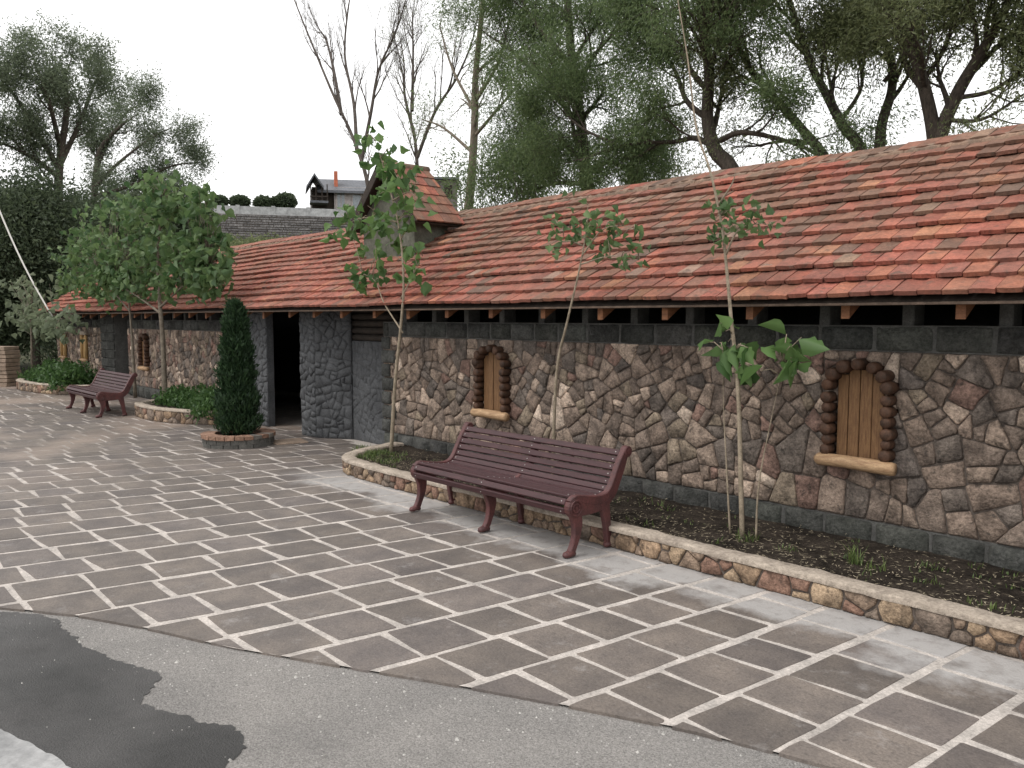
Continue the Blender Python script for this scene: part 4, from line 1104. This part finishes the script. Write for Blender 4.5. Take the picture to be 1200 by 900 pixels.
# --- young trees and saplings
def sapling(name, label, seed, stems, Y, r, clusters, n, ln, wd, leafm, barkm=m_whip, spread=.12, zbase=.1, cat='sapling', group=None, twigs=True, tmean=.5, small=()):
    P0 = px(stems[0], Y); t = Tree(name, (P0[0][0], P0[0][1], zbase), label, seed, cat, group)
    trunks = []
    for i, s_ in enumerate(stems):
        P_ = px(s_, Y)
        if i == 0 or s_[0][1] > stems[0][0][1] - 30: P_[0] = np.array([P_[0][0], P_[0][1], zbase])
        P_ = catmull(P_, 5); rr_ = r if i == 0 else r * .45
        t.mb.tube(P_, [rr_ * (1 - .88 * k / (len(P_) - 1)) for k in range(len(P_))], 7); trunks += P_
    for (x, y, sx, sy, k) in clusters:
        for _ in range(k):
            gz_ = lambda: max(-1.7, min(1.7, t.rng.gauss(0, 1)))
            q = at_y(x + gz_() * sx * 1.12, y + gz_() * sy * 1.12, Y + gz_() * sx * .0045)
            t.tips.append(tuple(q)); t.dirs.append((t.rng.gauss(0, .5), t.rng.gauss(0, .5), -.5))
            if twigs:
                a = min(trunks, key=lambda v: float(np.linalg.norm(v - q) + max(0, v[2] - q[2]) * 1.5)); m_ = (a + q) / 2 + np.array([0, 0, .03]); t.mb.tube([tuple(a), tuple(m_), tuple(q)], [.006, .0045, .003], 4)
    sm = []
    for (x, y, sx, sy, k) in small:
        for _ in range(k):
            q = at_y(x + t.rng.gauss(0, sx), y + t.rng.gauss(0, sy), Y + t.rng.gauss(0, .06)); sm.append(tuple(q))
            a = min(trunks, key=lambda v: float(np.linalg.norm(v - q) + max(0, v[2] - q[2]) * 1.5)); t.mb.tube([tuple(a), tuple((a + q) / 2 + np.array([0, 0, .02])), tuple(q)], [.004, .003, .002], 4)
    if sm: leaves('top_foliage', sm, None, 3, .04, .075, .062, lf_young, t.root, seed + 900, droop=.5, shape='broad')
    t.finish(barkm, leafm, n, spread, ln, wd, part='foliage', droop=.7, shape='broad', tmean=tmean, tsd=.3)
sapling('sapling', 'bare whip sapling with two big leaf tufts before the near wall', 151,
        [[(870, 628), (868, 560), (866, 480), (862, 420), (857, 375), (852, 320), (846, 265), (832, 200), (816, 150), (806, 70), (796, 10), (788, -40)], [(856, 622), (851, 540), (848, 480), (847, 410)], [(886, 622), (889, 570), (902, 500), (918, 425)], [(850, 300), (865, 270), (890, 262), (908, 267)], [(842, 240), (858, 215), (862, 200)]], 5.6, .021,
        [(852, 396, 13, 9, 9), (862, 420, 9, 12, 7), (924, 405, 10, 10, 6), (918, 418, 14, 12, 6)], 1, .185, .165, lf_sap, spread=.02,
        small=[(845, 250, 8, 12, 8), (862, 255, 12, 8, 7), (893, 262, 12, 6, 8), (842, 270, 8, 6, 4)])
sapling('sapling', 'leggy sapling with small leaves over the eaves, behind the bench', 152,
        [[(647, 520), (652, 440), (664, 380), (678, 320), (687, 270), (689, 240)], [(682, 300), (705, 270), (730, 265), (752, 272)], [(686, 280), (668, 268), (655, 265)], [(680, 310), (715, 300), (748, 305)]], 5.65, .018,
        [(665, 272, 10, 10, 6), (690, 255, 14, 12, 7), (730, 262, 18, 8, 8), (745, 300, 10, 6, 4), (700, 285, 16, 10, 5)], 4, .09, .08, lf_young, spread=.06)
sapling('sapling', 'tall sapling with large bright leaves beside the entrance', 153,
        [[(458, 532), (463, 450), (470, 380), (473, 330), (468, 270), (455, 215), (440, 165)], [(472, 390), (450, 355), (440, 330), (425, 320)], [(470, 350), (485, 320), (495, 300)], [(465, 260), (430, 255), (405, 262)], [(460, 235), (480, 225), (490, 235)]], 5.75, .026,
        [(440, 175, 12, 10, 9), (455, 205, 18, 12, 10), (445, 250, 24, 14, 14), (415, 265, 12, 8, 8), (475, 255, 14, 14, 8), (455, 290, 22, 14, 9), (485, 312, 10, 8, 6), (432, 325, 10, 8, 7), (465, 225, 16, 10, 6)], 3, .14, .13, lf_sap, spread=.06, tmean=.42)
sapling('young_tree', 'leafy young tree with a round broad crown beside the conifer', 155,
        [[(193, 452), (191, 400), (187, 350), (185, 300), (190, 240), (195, 215)], [(189, 368), (165, 350), (140, 335), (115, 320)], [(188, 360), (215, 335), (245, 315)]], 5.6, .055,
        [(160, 272, 22, 20, 44), (208, 252, 20, 18, 40), (190, 300, 34, 15, 56), (240, 298, 16, 12, 28), (128, 322, 22, 9, 34), (186, 226, 12, 9, 20), (215, 326, 20, 7, 20), (103, 298, 10, 16, 20), (168, 330, 30, 7, 24), (250, 316, 9, 7, 12), (148, 246, 10, 8, 14), (230, 236, 10, 9, 14), (88, 326, 12, 8, 16), (78, 300, 6, 8, 7), (172, 212, 7, 6, 7), (248, 270, 8, 7, 10)], 5, .16, .155, lf_young, m_bark_pale, spread=.12, zbase=.15, cat='tree', tmean=.42)
sapling('young_tree', 'leafy young tree behind the left bench, slimmer crown', 156,
        [[(158, 445), (155, 400), (151, 350), (148, 300)], [(152, 365), (135, 345), (120, 335)]], 5.7, .04,
        [(135, 295, 22, 22, 40), (150, 320, 22, 14, 40), (100, 290, 12, 12, 16), (128, 335, 16, 8, 16)], 6, .155, .15, lf_young, m_bark_pale, spread=.16, zbase=.15, cat='tree', tmean=.5)
sapling('young_tree', 'small pale leaved young tree tied with a white rope by the stacked stones', 157,
        [[(37, 428), (37, 400), (36, 370), (40, 335)], [(37, 380), (60, 375), (80, 372)]], 5.3, .035,
        [(35, 355, 14, 14, 30), (62, 375, 14, 6, 22), (28, 372, 8, 8, 14), (75, 380, 10, 6, 8)], 5, .17, .16, lf_grey, m_bark_pale, spread=.14, zbase=.15, cat='tree', tmean=.9)
a = at_y(62, 372, 5.3); b_ = at_y(-30, 170, 4.2)
P = [tuple(a * (1 - t_) + b_ * t_ - np.array([0, 0, .35 * math.sin(math.pi * t_)])) for t_ in np.linspace(0, 1, 12)]
mb = MB(); mb.tube(P, .022, 6); tag(mb.build('rope', m_rope, None, True), 'white rope running up from the small rope tied tree', 'rope')

# --- conifer in the round planter
cone = empty('conifer', (rc[0], rc[1], .12), 'dark green columnar conifer in the round brick planter', 'conifer')
rs = np.random.RandomState(161); N = 5200
tt = rs.uniform(0, 1, N) ** .9; Rr = .262 * np.minimum(1, (tt / .2 + .7)) * (1 - tt) ** .45 * (1 + .12 * np.sin(tt * 31)) + .015
an = rs.uniform(0, 2 * math.pi, N); rho = Rr * np.sqrt(rs.uniform(.45, 1.08, N)) * (1 + .10 * np.sin(an * 5 + tt * 14))
Pn = np.stack([rc[0] + np.cos(an) * rho, rc[1] + np.sin(an) * rho, .17 + tt * 1.86], 1)
Dn = np.stack([np.cos(an) * .7, np.sin(an) * .7, np.full(N, 1.9)], 1)
leaves('foliage', Pn, Dn * 1.3, 3, .022, .085, .026, lf_thuja, cone, 162, tmean=.45, tsd=.28)
mb = MB(); mb.tube([(rc[0], rc[1], .09), (rc[0], rc[1], 1.0), (rc[0], rc[1], 1.95)], [.045, .03, .006], 7); mb.build('trunk', m_bark, cone, True)

# --- plants in the far planters, grass and dry litter in the near one
def herbs(name, label, pts, hmax, n, seed, matl=lf_herb, ln=.09, wd=.045):
    rs = np.random.RandomState(seed); out = []; dr = []
    for (x, y, r_) in pts:
        m_ = int(n * r_ * r_); a = rs.uniform(0, 6.28, m_); q = r_ * np.sqrt(rs.uniform(0, 1, m_)); hh = hmax * rs.uniform(.55, 1.1)
        z_ = .15 + rs.uniform(0, 1, m_) ** .8 * hh * (1 - (q / r_) ** 2 * .6)
        out.append(np.stack([x + np.cos(a) * q, y + np.sin(a) * q, z_], 1)); dr.append(np.tile([[0, 0, .8]], (m_, 1)))
    o = leaves(name, np.concatenate(out), np.concatenate(dr), 3, .04, ln, wd, matl, None, seed, tmean=.45)
    return tag(o, label, 'plants', kind='stuff')
rg = random.Random(171)
herbs('ground_plants', 'low green plants filling the planter behind the conifer', [(rg.uniform(-16.4, -13.9), rg.uniform(5.6, 6.0), rg.uniform(.22, .4)) for _ in range(20)], .42, 1500, 172)
herbs('ground_plants', 'low green plants filling the planter under the pale windows', [(rg.uniform(-25.0, -21.7), rg.uniform(5.2, 5.95), rg.uniform(.25, .45)) for _ in range(24)], .55, 1100, 173, ln=.11, wd=.055)
def tufts(name, label, spots, seed, matl=lf_grass):
    rs = random.Random(seed); V_ = []; F_ = []; T_ = []
    for (x, y, r_, n_, h_) in spots:
        for _ in range(n_):
            a = rs.uniform(0, 6.28); q = r_ * math.sqrt(rs.random()); bx_, by_ = x + math.cos(a) * q, y + math.sin(a) * q; hh = h_ * rs.uniform(.4, 1.2); az = rs.uniform(0, 6.28); ln_ = hh * rs.uniform(.2, .7); w_ = rs.uniform(.003, .006)
            dx, dy = math.cos(az), math.sin(az); k = len(V_); z_ = .105
            V_ += [(bx_ - dy * w_, by_ + dx * w_, z_), (bx_ + dy * w_, by_ - dx * w_, z_), (bx_ + dx * ln_ * .35 - dy * w_ * .8, by_ + dy * ln_ * .35 + dx * w_ * .8, z_ + hh * .65), (bx_ + dx * ln_ * .35 + dy * w_ * .8, by_ + dy * ln_ * .35 - dx * w_ * .8, z_ + hh * .65), (bx_ + dx * ln_, by_ + dy * ln_, z_ + hh)]
            F_ += [(k, k+1, k+3, k+2), (k+2, k+3, k+4)]; T_ += [(rs.uniform(0, 1),) * 3] * 5
            t_ = T_[-1]; T_[-5:] = [t_] * 5
    return tag(obj(name, V_, F_, matl, None, T_), label, 'grass', kind='stuff')
rg = random.Random(181)
sp = [(-8.7 + rg.gauss(0, .22), 5.5 + rg.gauss(0, .16), .14, 70, .085) for _ in range(18)]
tufts('grass', 'short green grass at the rounded end of the near planter', sp, 182)
sp = [(rg.uniform(-8.2, -1.0), rg.uniform(5.25, 6.1), .06, 9, .07) for _ in range(75)] + [(-2.62, 5.55, .06, 45, .16), (-2.45, 5.5, .08, 30, .12), (-3.5, 5.58, .10, 60, .10), (-2.1, 5.45, .1, 30, .09)]
tufts('weeds', 'sparse weeds in the bare soil along the near wall', sp, 183)
rs = np.random.RandomState(184); N = 5200
Pn = np.stack([rs.uniform(-8.6, 1.2, N), 5.12 + rs.beta(1.1, 1.7, N) * 1.1, rs.uniform(.135, .165, N)], 1)
o = leaves('dry_litter', Pn, None, 1, .01, .045, .008, m_straw, None, 185, flat=.95, shape='diamond')
me = o.data; co = np.zeros(len(me.vertices) * 3, 'f'); me.vertices.foreach_get('co', co); co = co.reshape(-1, 4, 3); zc = co[:, :1, 2:3]; co[:, :, 2:3] = zc + (co[:, :, 2:3] - zc) * .15 + .0; me.vertices.foreach_set('co', co.ravel()); me.update()
tag(o, 'dry straw and dead leaves strewn over the planter soil', 'litter', kind='stuff')

# ------------------------------------------------------------------ hillside wall, house and clipped bushes
HD = 80.0
def hp(x, y, D=HD): return at_d(x, y, D)
a0, a1 = hp(225, 300), hp(440, 300); ux = (a1 - a0); ux[2] = 0; wl = np.linalg.norm(ux); ux /= wl; vy = np.array([-ux[1], ux[0], 0]);
if vy @ np.array([-.85, .5, 0]) < 0: vy = -vy
def hz(y): return float(at_d(330, y, HD)[2])
root = empty('retaining_wall', tuple(a0 * [1, 1, 0] + [0, 0, 8]), 'grey coursed stone retaining wall with pale parapet on the hillside', 'wall')
def slabm(name, matl, u0, u1, v0, v1, z0, z1, parent, t=None, bev=None):
    V_ = []
    for z_ in (z0, z1):
        for u, v in ((u0, v0), (u1, v0), (u1, v1), (u0, v1)):
            q = a0 + ux * u + vy * v; V_.append((q[0], q[1], z_))
    return obj(name, V_, [(0, 3, 2, 1), (4, 5, 6, 7), (0, 1, 5, 4), (1, 2, 6, 5), (2, 3, 7, 6), (3, 0, 4, 7)], matl, parent, t)
pxm = wl / 215.0
slabm('wall_core', m_mortar_dark, -6, wl + 6, 0.05, .9, hz(300), hz(253), root)
rg = random.Random(191); zt_, zb_ = hz(253), hz(284); crs = 11; ch = (zt_ - zb_) / crs
crs_pieces = []
for k in range(crs):
    u = -6 - rg.uniform(0, .6)
    while u < wl + 6:
        L = rg.uniform(.7, 1.5); q = rg.uniform(.7, 1.25); d = rg.uniform(-.06, .02)
        V_ = []
        for z_ in (zb_ + k * ch + .03, zb_ + (k + 1) * ch - .03):
            for uu, v in ((u + .03, d), (u + L - .03, d), (u + L - .03, .1), (u + .03, .1)):
                p = a0 + ux * uu + vy * v; V_.append((p[0], p[1], z_))
        c0 = .16 * q; crs_pieces.append((V_, [(0, 3, 2, 1), (4, 5, 6, 7), (0, 1, 5, 4), (1, 2, 6, 5), (2, 3, 7, 6), (3, 0, 4, 7)], (c0, c0 * .98, c0 * 1.02), V_[:2] + V_[5:3:-1])); u += L
emit('wall_stone', crs_pieces, m_stone, root, 0, 'coursed_stones', False)
slabm('parapet', m_parapet, -6, wl + 6, .1, .5, hz(253), hz(243.5), root)
u = -5.5
while u < wl + 5.5:
    slabm('parapet_pillar', m_parapet, u, u + .35, .02, .58, hz(253), hz(242.3), root); u += 3.1
def blob(name, label, x, y, rx, rz, seed, group):
    c_ = at_d(x, y, HD + 2.2); zb = hz(250); rs = np.random.RandomState(seed); root = empty(name, (c_[0], c_[1], zb), label, 'bush', group)
    n_ = 1500; d = rs.normal(0, 1, (n_, 3)); d /= np.linalg.norm(d, axis=1)[:, None]; r_ = rs.uniform(.75, 1.03, n_)[:, None]
    P_ = np.array([c_]) + d * r_ * np.array([rx, rx, rz])
    leaves('foliage', P_, d, 2, .05, .24, .14, lf_dark, root, seed)
    mb = MB(); mb.tube([(c_[0], c_[1], zb - 1.5), (c_[0], c_[1], c_[2])], [.15, .1], 6); mb.build('stem', m_bark, root)
for i, (x, y, w_, h_) in enumerate(((281, 237, 10, 6.5), (309, 238, 10, 6.5), (335, 236, 11, 8), (258, 236, 7, 5), (323, 237, 5, 4))):
    blob('clipped_bush', ('rounded clipped bush, middle one of three alike on the hillside parapet' if i == 1 else 'rounded clipped bush, furthest of three alike from the hillside house' if i == 0 else 'largest rounded clipped bush, nearest the hillside house' if i == 2 else 'low bush at the end of the hillside parapet past the clipped ones' if i == 3 else 'small low bush between two clipped bushes on the hillside'), x, y, w_ * HD / FPX, h_ * HD / FPX, 200 + i, 'clipped bushes on the hillside terrace')
# house
hc = at_d(392, 245, HD + 8); house = empty('hillside_house', (hc[0], hc[1], hz(252)), 'grey roofed house with orange chimney on the hillside', 'house')
k_ = (HD + 8) / FPX
def hpt(x, y, v): return at_d(x, y, HD + 8) + vy * v
def hbox(name, matl, x0, x1, y0, y1, v0, v1, parent):
    z0, z1 = float(hpt(392, y1, 0)[2]), float(hpt(392, y0, 0)[2]); V_ = []
    for z_ in (z0, z1):
        for xx, v in ((x0, v0), (x1, v0), (x1, v1), (x0, v1)):
            p = hpt(xx, 245, v); V_.append((p[0], p[1], z_))
    return obj(name, V_, [(0, 3, 2, 1), (4, 5, 6, 7), (0, 1, 5, 4), (1, 2, 6, 5), (2, 3, 7, 6), (3, 0, 4, 7)], matl, parent)
hbox('wall', m_house, 392, 440, 219, 262, 0, 7, house); hbox('wall', m_darkwood, 366, 391.6, 219, 262, .5, 7, house)
hbox('balcony', m_slate, 363, 384, 238, 240.5, -1.6, .4, house); hbox('balcony_rail', m_darkwood, 363, 384, 232.5, 234, -1.6, -1.4, house)
for xx in (364, 370, 377, 383): hbox('balcony_post', m_darkwood, xx - .6, xx + .6, 219, 239, -1.55, -1.35, house)
wdw = hbox('window', m_house, 394, 405, 224, 245, -.12, .05, house); hbox('pane', m_glass, 395.5, 399, 226, 243, -.16, -.1, wdw); hbox('pane', m_glass, 400.2, 403.8, 226, 243, -.16, -.1, wdw)
wdw = hbox('window', m_house, 412, 424, 226, 246, -.12, .05, house); hbox('pane', m_glass, 413.5, 422.5, 228, 244, -.16, -.1, wdw)
def hroof(name, xa, xb, xm, ye, yr, v0, v1, matl, th=.25):
    ze, zr = float(hpt(392, ye, 0)[2]), float(hpt(392, yr, 0)[2]); V_ = []
    for v in (v0, v1):
        for xx, z_ in ((xa, ze), (xm, zr), (xb, ze), (xb, ze - th), (xm, zr - th), (xa, ze - th)):
            p = hpt(xx, 245, v); V_.append((p[0], p[1], z_))
    return obj(name, V_, [(0, 1, 4, 5), (1, 2, 3, 4), (11, 10, 7, 6), (10, 9, 8, 7), (0, 6, 7, 1), (1, 7, 8, 2), (2, 8, 9, 3), (3, 9, 10, 4), (4, 10, 11, 5), (5, 11, 6, 0)], matl, house)
# main roof: ridge runs along the front, slope towards the valley
ze, zr = float(hpt(392, 224.5, 0)[2]), float(hpt(392, 205.5, 0)[2]); V_ = []
for xx in (372, 446):
    for v, z_ in ((-.9, ze), (2.6, zr), (8.3, ze), (8.3, ze - .25), (2.6, zr - .3), (-.9, ze - .25)):
        p = hpt(xx, 245, v); V_.append((p[0], p[1], z_))
rf = obj('roof', V_, [(0, 6, 7, 1), (1, 7, 8, 2), (2, 8, 9, 3), (3, 9, 10, 4), (4, 10, 11, 5), (5, 11, 6, 0), (0, 1, 4, 5), (1, 2, 3, 4), (6, 11, 10, 7), (7, 10, 9, 8)], m_slate, house)
hroof('porch_roof', 359, 379, 368.5, 222, 207, -1.9, 3.0, m_slate)
hbox('chimney', m_chim, 392.5, 396.5, 200, 219, .2, 1.0, rf)
hb = at_d(523, 235, 70); ob = empty('hillside_shed', (hb[0], hb[1], hz(250)), 'flat brown grey building far behind the turret', 'building')
def hb_(name, matl, x0, x1, y0, y1, D0, D1, parent):
    A = [at_d(x0, 235, D0), at_d(x1, 235, D0), at_d(x1, 235, D1), at_d(x0, 235, D1)]; z0, z1 = float(at_d(523, y1, 70)[2]), float(at_d(523, y0, 70)[2])
    return obj(name, [(p[0], p[1], z0) for p in A] + [(p[0], p[1], z1) for p in A], [(0, 3, 2, 1), (4, 5, 6, 7), (0, 1, 5, 4), (1, 2, 6, 5), (2, 3, 7, 6), (3, 0, 4, 7)], matl, parent)
m_shed = mat('shed_render', (.20, .175, .165), (.15, .13, .125), .7, .9, .1)
hb_('wall', m_shed, 500, 536, 211, 285, 70, 75, ob); hb_('roof', m_slate, 498, 538, 208.5, 211, 69.5, 75.5, ob)
for xx in (507, 521): wdw = hb_('window', m_darkwood, xx, xx + 9, 217, 232, 69.93, 70.05, ob)
# scrub on the slope below the retaining wall
rs = np.random.RandomState(221); P_ = []
for _ in range(160):
    x = rs.uniform(225, 445); q = at_d(x, rs.uniform(277, 292), HD - rs.uniform(1, 12)); q[2] = hill_h(q[0], q[1]) + rs.uniform(-.2, .35)
    P_.append(q + rs.normal(0, .45, (30, 3)) * [1, 1, .6])
tag(leaves('hillside_scrub', np.concatenate(P_), None, 3, .25, .32, .16, lf_olive, None, 222, tmean=.4), 'brown green scrub on the slope under the retaining wall', 'scrub', kind='stuff')
